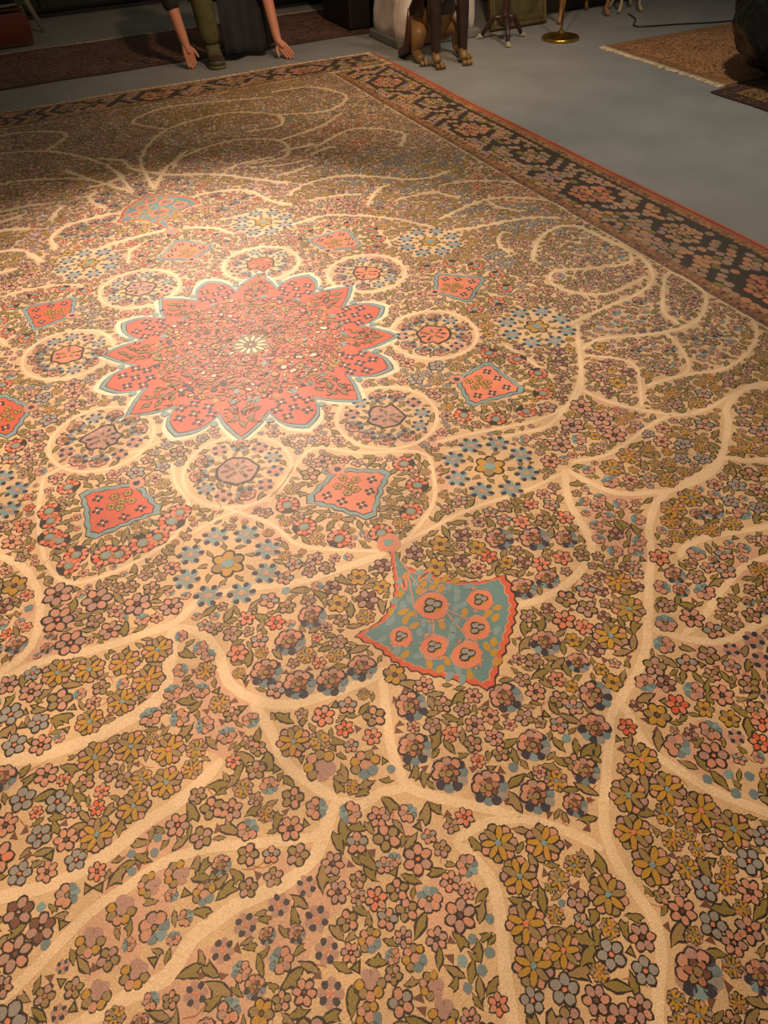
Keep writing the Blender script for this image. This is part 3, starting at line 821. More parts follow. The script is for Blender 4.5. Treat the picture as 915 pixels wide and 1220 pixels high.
# scrolling vines of the end panels of the field
for sy in (1, -1):
    for sx in (1, -1):
        for q in ([(.05, 1.62), (.25, 1.95), (.6, 2.1), (.85, 1.95), (.8, 1.7), (.6, 1.68)], [(.05, 1.62), (.1, 2.1), (.35, 2.5), (.75, 2.6), (1.0, 2.4), (.95, 2.2), (.75, 2.2)],
                  [(.35, 2.5), (.2, 2.75), (.45, 2.92), (.8, 2.85), (1.1, 2.75)], [(1.0, 1.75), (1.3, 1.9), (1.5, 1.7), (1.4, 1.5)], [(1.0, 2.4), (1.3, 2.3), (1.52, 2.5), (1.4, 2.8), (1.15, 2.85)],
                  [(.85, 1.95), (1.15, 2.05), (1.35, 2.2)]):
            if sy > 0 or min(y for x, y in q) > 2.3:
                vine([(x * sx, y * sy) for x, y in q], .012)

# ---- blossoms: the traced ones, then their mirror images
for k, x, y, r in FLOWERS:
    if abs(x) < FX - .02 and free(x, y, r * .55, .35):
        flower(k, x, y, r)
for sx, sy in ((-1, 1), (1, -1), (-1, -1)):
    for k, x, y, r in FLOWERS:
        if k != 'D' and free(x * sx, y * sy, r * .9, .08):
            flower(k, x * sx, y * sy, r)

# ---- the rest of the field: blossoms by patch, then leaves, then small sprigs
patches = [(R.uniform(-FX, FX), R.uniform(-FY, FY), R.choice(('GGS', 'PPS', 'QSP', 'BPS', 'WMS', 'YNS', 'KMS', 'SSP', 'GPB', 'PMS'))) for _ in range(150)]
PX = np.array([(a, b) for a, b, _ in patches])


def kind_at(x, y):
    return R.choice(patches[int(np.argmin(np.sum((PX - (x, y)) ** 2, 1)))][2])


for tries, ra, rb in ((6000, .027, .031), (30000, .019, .023), (30000, .014, .017), (26000, .0105, .012)):
    for _ in range(tries):
        x, y, r = R.uniform(-FX, FX), R.uniform(-FY, FY), R.uniform(ra, rb)
        if r < .0125 and y < -1.1:
            continue
        if free(x, y, r * .94, .01):
            flower(kind_at(x, y), x, y, r)
for tries, s, rr in ((40000, .022, .0105), (60000, .0175, .0080), (80000, .0125, .0056), (70000, .0160, .0064), (90000, .0110, .0042)):
    for _ in range(tries):
        x, y = R.uniform(-FX, FX), R.uniform(-FY, FY)
        if s > .02 and y > -.9:
            continue
        if free(x, y, rr):
            rot = R.uniform(0, 2 * PI)
            ex, ey = math.cos(rot) * s * .6, math.sin(rot) * s * .6
            if free(x + ex, y + ey, .005) and free(x - ex, y - ey, .005):
                t = LEAF[R.randrange(len(LEAF))] if s > .013 or R.random() < .6 else TRI[R.randrange(2)]
                pat.put(t, x, y, s, rot)
                mark(x, y, rr)
                mark(x + ex, y + ey, .005)
                mark(x - ex, y - ey, .005)
for _ in range(16000):
    x, y = R.uniform(-FX + .05, FX - .05), R.uniform(-FY + .05, FY - .05)
    t = R.uniform(0, 6.28)
    q = [(x + d * math.cos(t + b), y + d * math.sin(t + b)) for d, b in ((-.022, .3), (0, 0), (.022, -.3))]
    if all(free(u, v, .0022) for u, v in q):
        pat.ribbon('rust', 1, q, .0028)
        for u, v in q:
            mark(u, v, .004)

# ---- border: dark ground set with small tan cells, ovals and winding lines
def border_side(along, length, flip):
    """one border; u runs along the side, v from the field (0) to the rim (1 = 0.466 m)"""
    W_ = (HX - FX) if flip == 'x' else (HY - FY)

    def P(u, v, sg):
        return (sg * (FX + v * W_), u) if flip == 'x' else (u, sg * (FY + v * W_))
    for sg in (1, -1):
        k = np.arange(-length, length + .01, .06)
        for a, b in zip(k[:-1], k[1:]):
            for va, vb, dye in ((0, .05, 'brown'), (.05, .14, 'guard'), (.14, .86, 'border'), (.86, .95, 'guard'), (.95, 1.0, 'edge' if flip == 'x' else 'brown')):
                nv = max(int((vb - va) / .1), 1)
                for iv in range(nv):
                    v0, v1 = va + (vb - va) * iv / nv, va + (vb - va) * (iv + 1) / nv
                    pat.poly(dye, 1, [P(a, v0, sg), P(b, v0, sg), P(b, v1, sg), P(a, v1, sg)])
        lines = []
        ovals = []
        u = -.62 - 4 * 1.08
        i = 0
        while u < length:
            ovals.append((u, .46, .135, .11, 1))
            ovals.append((u + .54, .58, .12, .095, 0))
            lines.append(smooth([(u + .17, .18), (u + .22, .35), (u + .2, .55), (u + .3, .82)], .015))
            lines.append(smooth([(u + .30, .18), (u + .36, .32), (u + .33, .6), (u + .42, .82)], .015))
            lines.append(smooth([(u + .74, .82), (u + .72, .6), (u + .8, .4), (u + .76, .2)], .015))
            lines.append(smooth([(u + .88, .82), (u + .82, .55), (u + .9, .3)], .015))
            u += 1.08
        L = np.vstack(lines) * np.array([1, W_])
        d = .0315
        row = 0
        v = .17
        while v * W_ < .83 * W_:
            uu = -length + (row % 2) * d * .7
            while uu < length:
                cu, cv = uu + R.uniform(-.004, .004), v * W_ + R.uniform(-.004, .004)
                uu += d * 1.45
                dye = R.choice(('cell', 'cellgrey', 'cellgrey', 'cell', 'mauve', 'olive'))
                skip = np.min(np.sum((L - (cu, cv)) ** 2, 1)) < .0165 ** 2
                for ou, ov, ra, rb, hot in ovals:
                    e = math.hypot((cu - ou) / ra, (cv - ov * W_) / rb)
                    if abs(e - 1) < .16:
                        skip = True
                    elif e < 1 and hot:
                        dye = R.choice(('cell', 'rust', 'cell', 'salmon'))
                if skip:
                    continue
                s = R.uniform(.9, 1.05)
                px, py = P(cu, cv / W_, sg)
                pat.poly(dye, 2, ell(px, py, (.0178 if flip == 'x' else .0245) * s, (.0245 if flip == 'x' else .0178) * s, R.uniform(-.12, .12) + (PI / 2 if False else 0), 7, .12))
                if R.random() < .14:
                    pat.poly('ink', 3, ell(px, py, .005, .005, 0, 6, .2))
            v += d / W_
            row += 1
        for ou, ov, ra, rb, hot in ovals:
            for kk in range(10):
                t = 2 * PI * kk / 10
                px, py = P(ou + .05 * math.cos(t), ov + .04 / W_ * math.sin(t), sg)
                pat.poly('olive' if kk % 2 else 'ink', 4, ell(px, py, .008, .008, 0, 7, .2))
        for i in range(int(2 * length / .028)):
            uu = -length + .014 + i * .028
            for vv, s in ((.115, .010), (.075, .008), (.03, .007), (.905, .010), (.87, .009), (.94, .006)):
                px, py = P(uu + R.uniform(-.01, .01), vv, sg)
                pat.poly(R.choice(('border', 'brown', 'olive', 'rust', 'cell', 'gold')), 2, ell(px, py, s, s * .8, R.uniform(0, 3), 7, .25))


border_side('y', FY, 'x')
border_side('x', HX, 'y')

# ---- one mesh: a gridded pile sheet with all the shapes lying on it
gx = np.linspace(-HX, HX, 140)
gy = np.linspace(-HY, HY, 222)
X, Y = np.meshgrid(gx, gy)
wx = X + 0.006 * np.sin(2.3 * Y + .5) * (np.abs(X) / HX) ** 6
wy = Y + 0.010 * np.sin(5.1 * X + .4) * (np.abs(Y) / HY) ** 8
top = np.column_stack([wx.ravel(), wy.ravel(), np.full(X.size, Z0)])
nx, ny = len(gx), len(gy)
ii, jj = np.meshgrid(np.arange(ny - 1), np.arange(nx - 1), indexing='ij')
a = (ii * nx + jj).ravel()
quads = np.column_stack([a, a + 1, a + nx + 1, a + nx])
rim = np.concatenate([np.arange(nx), np.arange(1, ny) * nx + nx - 1, (ny - 1) * nx + np.arange(nx - 2, -1, -1), np.arange(ny - 2, 0, -1) * nx])
low = top[rim].copy()
low[:, 2] = 0.0008
nb = len(top)
k = np.arange(len(rim))
walls = np.column_stack([rim, nb + k, nb + (k + 1) % len(rim), np.roll(rim, -1)])[:, ::-1]
PV = np.vstack(pat.v)
px, py = PV[:, 0].copy(), PV[:, 1].copy()
PV[:, 0] += 0.006 * np.sin(2.3 * py + .5) * (np.abs(px) / HX) ** 6
PV[:, 1] += 0.010 * np.sin(5.1 * px + .4) * (np.abs(py) / HY) ** 8
PV[:, 0] += .0008 * np.sin(2600 * px + 1900 * py)
PV[:, 1] += .0008 * np.sin(2300 * px - 2100 * py + 1)
PV[:, 2] += Z0
verts = np.vstack([top, low, PV])
flat = np.concatenate([np.arange(len(top)), nb + len(low) + np.arange(len(PV))])
verts[flat, 2] += und(verts[flat, 0], verts[flat, 1])
off = nb + len(low)
loops = np.concatenate([quads.ravel(), walls.ravel(), off + np.arange(len(PV))])
counts = np.concatenate([np.full(len(quads) + len(walls), 4), np.array(pat.n)])
mats = np.concatenate([np.full(len(quads), DI['ground']), np.full(len(walls), DI['edge']), np.array(pat.m)])
me = bpy.data.meshes.new('carpet')
me.vertices.add(len(verts))
me.vertices.foreach_set('co', verts.astype(np.float32).ravel())
me.loops.add(len(loops))
me.loops.foreach_set('vertex_index', loops.astype(np.int32))
me.polygons.add(len(counts))
me.polygons.foreach_set('loop_start', np.concatenate([[0], np.cumsum(counts)[:-1]]).astype(np.int32))
me.polygons.foreach_set('loop_total', counts.astype(np.int32))
carpet = link('carpet', me, [wool('wool_' + k_, DYES[k_]) for k_ in DYE_NAMES])
me.polygons.foreach_set('material_index', mats.astype(np.int32))
me.update(calc_edges=True)
me.validate()
tag(carpet, 'huge cream floral carpet with red star medallion and blue pendants spread over the floor', 'carpet')
print('carpet faces', len(counts), 'verts', len(verts))

# fringe of knotted warp ends at both ends, and the red overcast edge along both sides
M_fringe = wool('fringe_cotton', (0.80, 0.60, 0.40))
for sy in (1, -1):
    bm = bmesh.new()
    x = -HX
    while x < HX:
        y0 = sy * (HY + .010 * math.sin(5.1 * x + .4) * 1.0)
        ln = R.uniform(.035, .075)
        dx = R.uniform(-.02, .02)
        z = Z0 + float(und(x, y0)) - .002
        add_tube(bm, [(x, y0 - sy * .012, z), (x + dx * .3, y0 + sy * ln * .4, .007), (x + dx, y0 + sy * ln, .004)], [.0045, .0042, .002], 5)
        x += .0095
    f = finish('fringe', bm, M_fringe, carpet)
    tag(f, kind='stuff')
M_selv = wool('selvage_wool', (0.48, 0.13, 0.07))
for sx in (1, -1):
    bm = bmesh.new()
    ys = np.linspace(-HY + .01, HY - .01, 160)
    add_tube(bm, [(sx * (HX + .006 * math.sin(2.3 * y + .5)), y, Z0 - .002 + float(und(sx * HX, y))) for y in ys], [.009 + .002 * R.random() for _ in ys], 8)
    finish('selvage', bm, M_selv, carpet)

# ------------------------------------------------------------------ the room
M_floor = material('painted_concrete', (0.27, 0.27, 0.26), 0.55, 0, 0.10, 3.0, 0.08, 40)
M_wall = material('dark_plaster', (0.16, 0.13, 0.10), 0.85, 0, 0.12, 2.0, 0.2, 30)
M_base = material('dark_skirting', (0.035, 0.03, 0.025), 0.5)


def slab(name, c, size, mat, bevel=0.0):
    bm = bmesh.new()
    add_box(bm, c, size)
    return tag(finish(name, bm, mat, None, False, bevel), kind='structure')


slab('floor', (1.5, 1.5, -0.05), (11, 14, 0.1), M_floor)
slab('wall_right', (5.4, 3.80, 1.5), (3.2, 0.14, 3.0), M_wall)
slab('wall_back', (0.4, 7.4, 1.5), (6.8, 0.14, 3.0), M_wall)
slab('wall_side', (3.87, 5.6, 1.5), (0.14, 3.46, 3.0), M_wall)
slab('baseboard_right', (5.42, 3.718, 0.05), (3.10, 0.02, 0.10), M_base, 0.004)

# ------------------------------------------------------------------ white column with flaking plaster
M_plaster = material('flaking_white_plaster', (0.58, 0.48, 0.41), 0.9, 0, 0.16, 7.0, 0.9, 18, color2=(0.68, 0.60, 0.54))
M_plinth = material('grey_green_plinth', (0.17, 0.17, 0.145), 0.8, 0, 0.2, 9.0, 0.4, 30)
col = empty('column', (2.72, 3.62, 0))
tag(col, 'broad white column with crumbling plaster foot behind the far corner of the carpet', 'column', kind='structure')
bm = bmesh.new()
rr = random.Random(4)
levels = [0.05, 0.12, 0.2, 0.3, 0.42, 0.6, 1.0, 1.8, 3.0]
rings = []
N = 48
for z in levels:
    ring_ = []
    for k in range(N):
        t = 2 * PI * k / N
        e = 0.24
        x = math.copysign(abs(math.cos(t)) ** e, math.cos(t)) * 0.345
        y = math.copysign(abs(math.sin(t)) ** e, math.sin(t)) * 0.225
        f = 1 + (0.045 * (rr.random() - 0.5) if z < 0.5 else 0.006 * (rr.random() - .5)) + (0.03 if z < .25 and x < -.1 else 0)
        ring_.append(bm.verts.new((x * f, y * f, z + (rr.uniform(-.02, .02) if z < .2 else 0))))
    rings.append(ring_)
for a_, b_ in zip(rings[:-1], rings[1:]):
    for k in range(N):
        bm.faces.new((a_[k], a_[(k + 1) % N], b_[(k + 1) % N], b_[k]))
bm.faces.new(rings[-1])
bm.faces.new(rings[0][::-1])
finish('shaft', bm, M_plaster, col)
bm = bmesh.new()
add_box(bm, (0, 0, 0.03), (0.735, 0.50, 0.06))
finish('plinth', bm, M_plinth, col, False, 0.012)

# ------------------------------------------------------------------ other rugs on the floor


def rug(name, x0, x1, y0, y1, field, deep, light, rz=0.0, seed=1, fringe_side=None, fringe_mat=None, cell=0.045, th=0.010, zb=0.0):
    """a knotted rug with a border band and small leafy figures, one mesh"""
    r = random.Random(seed)
    cx, cy, w, d = (x0 + x1) / 2, (y0 + y1) / 2, x1 - x0, y1 - y0
    bm = bmesh.new()
    nx_, ny_ = max(int(w / .1), 2), max(int(d / .1), 2)
    grid = [[bm.verts.new((-w / 2 + w * i / nx_ + .006 * math.sin(j * 1.3), -d / 2 + d * j / ny_ + .008 * math.sin(i * .9) * abs(2 * j / ny_ - 1), th + .0015 * math.sin(i * .7 + j))) for i in range(nx_ + 1)] for j in range(ny_ + 1)]
    for j in range(ny_):
        for i in range(nx_):
            f = bm.faces.new((grid[j][i], grid[j][i + 1], grid[j + 1][i + 1], grid[j + 1][i]))
            f.material_index = 1 if i == 0 or j == 0 or i == nx_ - 1 or j == ny_ - 1 else 0
    edge = [grid[0][i] for i in range(nx_ + 1)] + [grid[j][nx_] for j in range(1, ny_ + 1)] + [grid[ny_][i] for i in range(nx_ - 1, -1, -1)] + [grid[j][0] for j in range(ny_ - 1, 0, -1)]
    lo = [bm.verts.new((v.co.x, v.co.y, 0.0005)) for v in edge]
    for k in range(len(edge)):
        k2 = (k + 1) % len(edge)
        f = bm.faces.new((edge[k], lo[k], lo[k2], edge[k2]))
        f.material_index = 1
    y = -d / 2 + cell * .6
    while y < d / 2 - cell * .5:
        x = -w / 2 + cell * .6
        while x < w / 2 - cell * .5:
            px_, py_ = x + r.uniform(-.3, .3) * cell, y + r.uniform(-.3, .3) * cell
            a_, b_, t_ = cell * r.uniform(.25, .5), cell * r.uniform(.15, .32), r.uniform(0, PI)
            inb = min(w / 2 - abs(px_), d / 2 - abs(py_)) < .11
            vs = [bm.verts.new((px_ + a_ * math.cos(q) * math.cos(t_) - b_ * math.sin(q) * math.sin(t_), py_ + a_ * math.cos(q) * math.sin(t_) + b_ * math.sin(q) * math.cos(t_), th + .0025)) for q in np.arange(7) * 2 * PI / 7]
            f = bm.faces.new(vs)
            f.material_index = r.choice((2, 0, 2)) if inb else r.choice((1, 1, 2, 2, 3))
            x += cell
        y += cell
    o = finish(name, bm, [field, deep, light, M_accent], None, False)
    o.location = (cx, cy, zb)
    o.rotation_euler.z = rz
    if fringe_side:
        bm = bmesh.new()
        n = int((d if fringe_side in 'lr' else w) / .012)
        for k in range(n):
            u = -.5 + (k + .5) / n
            ln, sk = r.uniform(.03, .06), r.uniform(-.012, .012)
            if fringe_side == 'l':
                p = [(-w / 2 + .004, u * d, th - .002), (-w / 2 - ln, u * d + sk, .003)]
            elif fringe_side == 'f':
                p = [(u * w, -d / 2 + .004, th - .002), (u * w + sk, -d / 2 - ln, .003)]
            else:
                p = [(u * w, d / 2 - .004, th - .002), (u * w + sk, d / 2 + ln, .003)]
            add_tube(bm, p, [.005, .003], 5)
        tag(finish('fringe', bm, fringe_mat or M_fringe, o), kind='stuff')
    return o


M_accent = wool('rug_accent', (0.24, 0.09, 0.06))
M_wine = wool('rug_wine', (0.13, 0.045, 0.030))
M_wine_deep = wool('rug_wine_deep', (0.060, 0.026, 0.018))
M_umber = wool('rug_umber', (0.26, 0.14, 0.045))
M_amber = wool('rug_amber', (0.46, 0.21, 0.08))
M_amber_deep = wool('rug_amber_deep', (0.27, 0.12, 0.04))
M_amber_light = wool('rug_amber_light', (0.55, 0.32, 0.15))
tag(rug('runner_rug', -1.6, 2.95, 3.975, 5.0, M_wine, M_wine_deep, M_umber, 0.0, 3, 'b', None, .035), 'long dark wine-red runner rug behind the crouching person', 'rug')
tag(rug('small_rug', 3.66, 5.6, 1.385, 2.585, M_amber, M_amber_deep, M_amber_light, 0.0, 5, 'l', None, .03), 'small orange-gold rug with pale fringe under the black bag', 'rug')
tag(rug('dark_rug', 3.50, 5.6, -0.6, 1.345, M_umber, M_wine_deep, M_wine, 0.0, 6, None, None, .035), 'dark brown rug lying in front of the small orange-gold rug', 'rug')

# rolled rug at the left behind the runner
M_roll = wool('rolled_rug_red', (0.16, 0.04, 0.02))
bm = bmesh.new()
prof = []
for k in range(90):
    t = k / 89 * 2 * PI * 3.2
    q = 0.022 + 0.0052 * t
    prof.append((q * math.cos(t), q * math.sin(t)))
zoff = -min(p[1] for p in prof)
va = [bm.verts.new((-0.05 + .01 * math.sin(i * .4), p[0], p[1] + zoff + .001)) for i, p in enumerate(prof)]
vb = [bm.verts.new((-1.5, p[0], p[1] + zoff + .001)) for p in prof]
for i in range(len(prof) - 1):
    bm.faces.new((va[i], va[i + 1], vb[i + 1], vb[i]))
ro = finish('rolled_rug', bm, M_roll)
ro.location = (0.0, 5.26, 0.0)
so = ro.modifiers.new('pile', 'SOLIDIFY')
so.thickness = 0.010
so.offset = 1
tag(ro, 'rolled-up dark red rug lying behind the runner at the left edge', 'rug')

# ------------------------------------------------------------------ dark cabinets along the back
M_cab = material('black_wood', (0.012, 0.012, 0.010), 0.5, 0, 0.2, 6)
M_brass = material('brass', (0.55, 0.36, 0.09), 0.28, 1.0, 0.08, 10)


def cabinet(loc, w, d, h, doors, label, group=None):
    root = empty('cabinet', loc)
    tag(root, label, 'cabinet', group)
    bm = bmesh.new()
    add_box(bm, (0, 0, .05 + (h - .05) / 2), (w, d, h - .05))
    add_box(bm, (0, .02, .0255), (w - .05, d - .06, .05))
    finish('body', bm, M_cab, root, False, .006)
    bm = bmesh.new()
    add_box(bm, (0, 0, h + .0125), (w + .03, d + .03, .024))
    finish('top', bm, M_cab, root, False, .005)
    for i in range(doors):
        dw = w / doors
        x = -w / 2 + dw * (i + .5)
        bm = bmesh.new()
        add_box(bm, (x, -d / 2 - .009, .05 + (h - .05) / 2), (dw - .012, .016, h - .08))
        for sx_ in (-1, 1):
            add_box(bm, (x + sx_ * (dw / 2 - .045), -d / 2 - .020, .05 + (h - .05) / 2), (.06, .01, h - .1))
        for sz in (-1, 1):
            add_box(bm, (x, -d / 2 - .020, .05 + (h - .05) / 2 + sz * (h / 2 - .08)), (dw - .15, .01, .06))
        dd = finish('door', bm, M_cab, root, False, .003)
        bm = bmesh.new()
        add_ball(bm, (x + (dw / 2 - .05) * (1 if i % 2 == 0 else -1), -d / 2 - .038, h * .6), .014)
        finish('knob', bm, M_brass, dd)
    return root


cabinet((0.9, 6.45, 0), 3.0, .5, .85, 4, 'long low black cabinet along the back wall beyond the runner')
cabinet((2.75, 5.50, 0), 1.35, .5, 1.0, 2, 'black cabinet behind the right end of the runner')
# black trunk at the right end of the runner
tr = empty('trunk', (2.49, 4.36, .0125), 0.0)
tag(tr, 'black travelling trunk standing on the right end of the runner beside the column', 'trunk')
M_trunk = material('black_leathercloth', (0.007, 0.0065, 0.0065), 0.6, 0, 0.2, 20, 0.3, 90)
bm = bmesh.new()
add_box(bm, (0, 0, .17), (.42, .56, .33))
finish('body', bm, M_trunk, tr, False, .015)
bm = bmesh.new()
add_box(bm, (0, 0, .395), (.43, .57, .115))
finish('lid', bm, M_trunk, tr, False, .025)
for y in (-.15, .15):
    bm = bmesh.new()
    add_box(bm, (-.219, y, .33), (.012, .05, .07))
    finish('latch', bm, M_brass, tr, False, .003)

# ------------------------------------------------------------------ stool at the left
M_pale = material('pale_painted_wood', (0.24, 0.25, 0.17), 0.5, 0, .1, 12)
st = empty('stool', (-0.16, 5.80, 0), .2)
tag(st, 'pale wooden stool with splayed legs at the left behind the runner', 'stool')
bm = bmesh.new()
add_lathe(bm, [(0, .46), (.15, .46), (.175, .468), (.18, .485), (.17, .50), (0, .505)], n=36)
finish('seat', bm, M_pale, st)
for sx_, sy_ in ((1, -1), (-1, -1), (1, 1), (-1, 1)):
    bm = bmesh.new()
    add_tube(bm, [(sx_ * .10, sy_ * .10, .465), (sx_ * .155, sy_ * .155, .23), (sx_ * .21, sy_ * .21, 0.0)], [.019, .024, .016], 12)
    finish('leg', bm, M_pale, st)
bm = bmesh.new()
for a_, b_ in (((1, -1), (1, 1)), ((-1, -1), (-1, 1)), ((-1, 0), (1, 0))):
    add_tube(bm, [(a_[0] * .165, a_[1] * .165, .19), (b_[0] * .165, b_[1] * .165, .19)], .010, 8)
finish('stretcher', bm, M_pale, st)

# ------------------------------------------------------------------ gilt picture leaning on the wall
M_gilt = material('old_gilt', (0.12, 0.085, 0.03), 0.5, 0.3, 0.25, 25, 0.4, 60)
M_paint = material('dark_oil_paint', (0.050, 0.042, 0.020), 0.4, 0, 0.6, 5, 0.2, 40, color2=(0.10, 0.08, 0.03))
pic = empty('framed_picture', (3.49, 3.455, 0.0))
tag(pic, 'dark painting in a gilt frame leaning against the wall right of the column', 'picture')
TL = Matrix.Rotation(math.radians(-15), 4, 'X')


def leaned(bm):
    bmesh.ops.transform(bm, matrix=TL, verts=bm.verts)


PW, PH, PB = .54, .74, .075
bm = bmesh.new()
prof = [(0, 0.0), (0, .028), (.012, .042), (.03, .034), (.045, .038), (.062, .022), (PB, .018), (PB, 0.0)]   # inward, height of moulding
cn = [(-PW / 2, 0), (PW / 2, 0), (PW / 2, PH), (-PW / 2, PH)]
ins = [(1, 1), (-1, 1), (-1, -1), (1, -1)]
rows = []
for (x, z), (ix, iz) in zip(cn, ins):
    rows.append([bm.verts.new((x + ix * p, -hh, z + iz * p)) for p, hh in prof])
for k in range(4):
    a_, b_ = rows[k], rows[(k + 1) % 4]
    for i in range(len(prof)):
        i2 = (i + 1) % len(prof)
        bm.faces.new((a_[i], a_[i2], b_[i2], b_[i]))
leaned(bm)
bmesh.ops.translate(bm, vec=(0, 0, .003), verts=bm.verts)
finish('frame', bm, M_gilt, pic, False, .002)
bm = bmesh.new()
add_box(bm, (0, -.008, PH / 2), (PW - 2 * PB + .01, .012, PH - 2 * PB + .01))
leaned(bm)
finish('canvas', bm, M_paint, pic, False)

# ------------------------------------------------------------------ slim dark stand between dog and picture
M_dark = material('dark_turned_wood', (0.045, 0.018, 0.010), 0.4, 0, .25, 14)
M_ivory = material('worn_ivory_paint', (0.42, 0.36, 0.26), 0.6, 0, .2, 20)
sd = empty('pedestal_stand', (3.16, 3.16, 0), .35)
tag(sd, 'slim dark wooden pedestal stand with a claw-footed tripod beside the dog statue', 'stand')
bm = bmesh.new()
add_lathe(bm, [(0, .10), (.045, .10), (.055, .13), (.03, .17), (.024, .3), (.036, .36), (.022, .42), (.02, .62), (.04, .68), (.03, .72), (0, .72)], n=24)
finish('post', bm, M_dark, sd)
bm = bmesh.new()
add_lathe(bm, [(0, .715), (.14, .715), (.16, .725), (.16, .745), (.15, .75), (0, .75)], n=36)
finish('top', bm, M_dark, sd)
for k in range(3):
    t = -PI / 2 - .75 + k * 2 * PI / 3
    c_, s_ = math.cos(t), math.sin(t)
    bm = bmesh.new()
    add_tube(bm, [(.03 * c_, .03 * s_, .15), (.09 * c_, .09 * s_, .145), (.14 * c_, .14 * s_, .08), (.175 * c_, .175 * s_, .03)], [.022, .02, .017, .015], 10)
    lg = finish('leg', bm, M_dark, sd)
    bm = bmesh.new()
    add_ball(bm, (.19 * c_, .19 * s_, .018), .018, (1.25, 1, 1), Matrix.Rotation(t, 4, 'Z'))
    for dt in (-.5, 0, .5):
        add_ball(bm, (.19 * c_ + .02 * math.cos(t + dt), .19 * s_ + .02 * math.sin(t + dt), .0105), .010, (1.3, .8, 1), Matrix.Rotation(t + dt, 4, 'Z'), 10, 8)
    finish('claw_foot', bm, M_ivory, lg)

# ------------------------------------------------------------------ brass floor lamp
lamp = empty('floor_lamp', (3.545, 2.955, 0))
tag(lamp, 'brass floor lamp on a round dished base standing on the bare floor', 'lamp')
bm = bmesh.new()
add_lathe(bm, [(0, .0), (.135, .0), (.142, .006), (.142, .016), (.134, .023), (.10, .028), (.05, .036), (.02, .052), (.012, .07), (0, .07)], n=48)
finish('base', bm, M_brass, lamp)
bm = bmesh.new()
add_lathe(bm, [(0, .06), (.0075, .06), (.0075, .75), (.012, .76), (.012, .79), (.0075, .80), (.0075, 1.42), (0, 1.42)], n=16)
finish('pole', bm, M_brass, lamp)
bm = bmesh.new()
add_lathe(bm, [(.10, 1.60), (.105, 1.60), (.215, 1.34), (.21, 1.34), (.10, 1.60)], n=40)
finish('lamp_shade', bm, material('parchment', (.45, .33, .18), .8), lamp)
bm = bmesh.new()
add_lathe(bm, [(0, 1.41), (.018, 1.41), (.018, 1.46), (0, 1.46)], n=16)
add_ball(bm, (0, 0, 1.50), .032)
for k in range(3):
    t = k * 2 * PI / 3
    add_tube(bm, [(.012 * math.cos(t), .012 * math.sin(t), 1.45), (.145 * math.cos(t), .145 * math.sin(t), 1.50)], .003, 6)
finish('lamp_holder', bm, M_brass, lamp)

# ------------------------------------------------------------------ gilt chair and small plant stand by the right wall
M_gwood = material('gilded_carved_wood', (0.38, 0.19, 0.075), 0.45, 0.1, .2, 18)
M_seat = material('faded_velvet', (0.12, 0.05, 0.03), 0.9, 0, .2, 20, sheen=.4)
ch = empty('side_chair', (4.07, 3.53, 0))
tag(ch, 'carved gilt side chair against the wall behind the floor lamp', 'chair')


def cabriole(parent, x, y, h, dx, dy, mat, k=1.0):
    bm = bmesh.new()
    P_ = [(x, y, h), (x + .030 * dx, y + .030 * dy, h - .07), (x + .028 * dx, y + .028 * dy, h * .62), (x + .004 * dx, y + .004 * dy, h * .3), (x - .004 * dx, y - .004 * dy, .06), (x + .012 * dx, y + .012 * dy, .022), (x + .024 * dx, y + .024 * dy, .012)]
    add_tube(bm, P_, [.024 * k, .032 * k, .024 * k, .016 * k, .013 * k, .018 * k, .011], 12)
    return finish('leg', bm, mat, parent)


for sx_, sy_ in ((-1, -1), (1, -1), (-1, .55), (1, .55)):
    cabriole(ch, sx_ * .235, sy_ * .17, .42, sx_, sy_, M_gwood)
bm = bmesh.new()
add_box(bm, (0, -.04, .43), (.53, .42, .06))
finish('seat_rail', bm, M_gwood, ch, False, .012)
bm = bmesh.new()
add_ball(bm, (0, -.04, .46), .2, (1.22, .98, .26), None, 28, 16)
finish('seat', bm, M_seat, ch)
bm = bmesh.new()
for sx_ in (-1, 1):
    add_tube(bm, [(sx_ * .225, .12, .45), (sx_ * .235, .145, .7), (sx_ * .19, .165, .92), (sx_ * .06, .175, .99), (0, .175, 1.0)], [.02, .019, .018, .022, .024], 10)
add_tube(bm, [(-.215, .13, .56), (.215, .13, .56)], .016, 10)
finish('back_frame', bm, M_gwood, ch)
bm = bmesh.new()
add_ball(bm, (0, .152, .76), .17, (1.0, .14, 1.1), None, 24, 14)
finish('back_pad', bm, M_seat, ch)

M_cream = material('cream_carved_wood', (0.46, 0.36, 0.20), 0.5, 0, .2, 22)
ps = empty('plant_stand', (4.575, 3.44, 0), -.25)
tag(ps, 'narrow cream-painted stand with curved legs at the wall right of the gilt chair', 'stand')
for sx_, sy_ in ((-1, -1), (1, -1), (-1, 1), (1, 1)):
    cabriole(ps, sx_ * .085, sy_ * .085, .70, sx_, sy_, M_cream, .9)
bm = bmesh.new()
add_box(bm, (0, 0, .70), (.27, .27, .05))
add_box(bm, (0, 0, .735), (.31, .31, .022))
finish('top', bm, M_cream, ps, False, .008)

# cord on the floor
M_cord = material('black_rubber', (0.012, 0.012, 0.012), 0.5)
bm = bmesh.new()
cp = [(4.50, 3.30), (4.42, 3.12), (4.26, 2.95), (4.32, 2.88), (4.55, 2.80), (4.95, 2.65), (5.3, 2.64), (5.8, 2.8)]
add_tube(bm, [(x, y, .0058) for x, y in smooth(cp, .04)], .0055, 8)
tag(finish('power_cord', bm, M_cord), 'thin black cord trailing across the floor behind the small rug', 'cord')

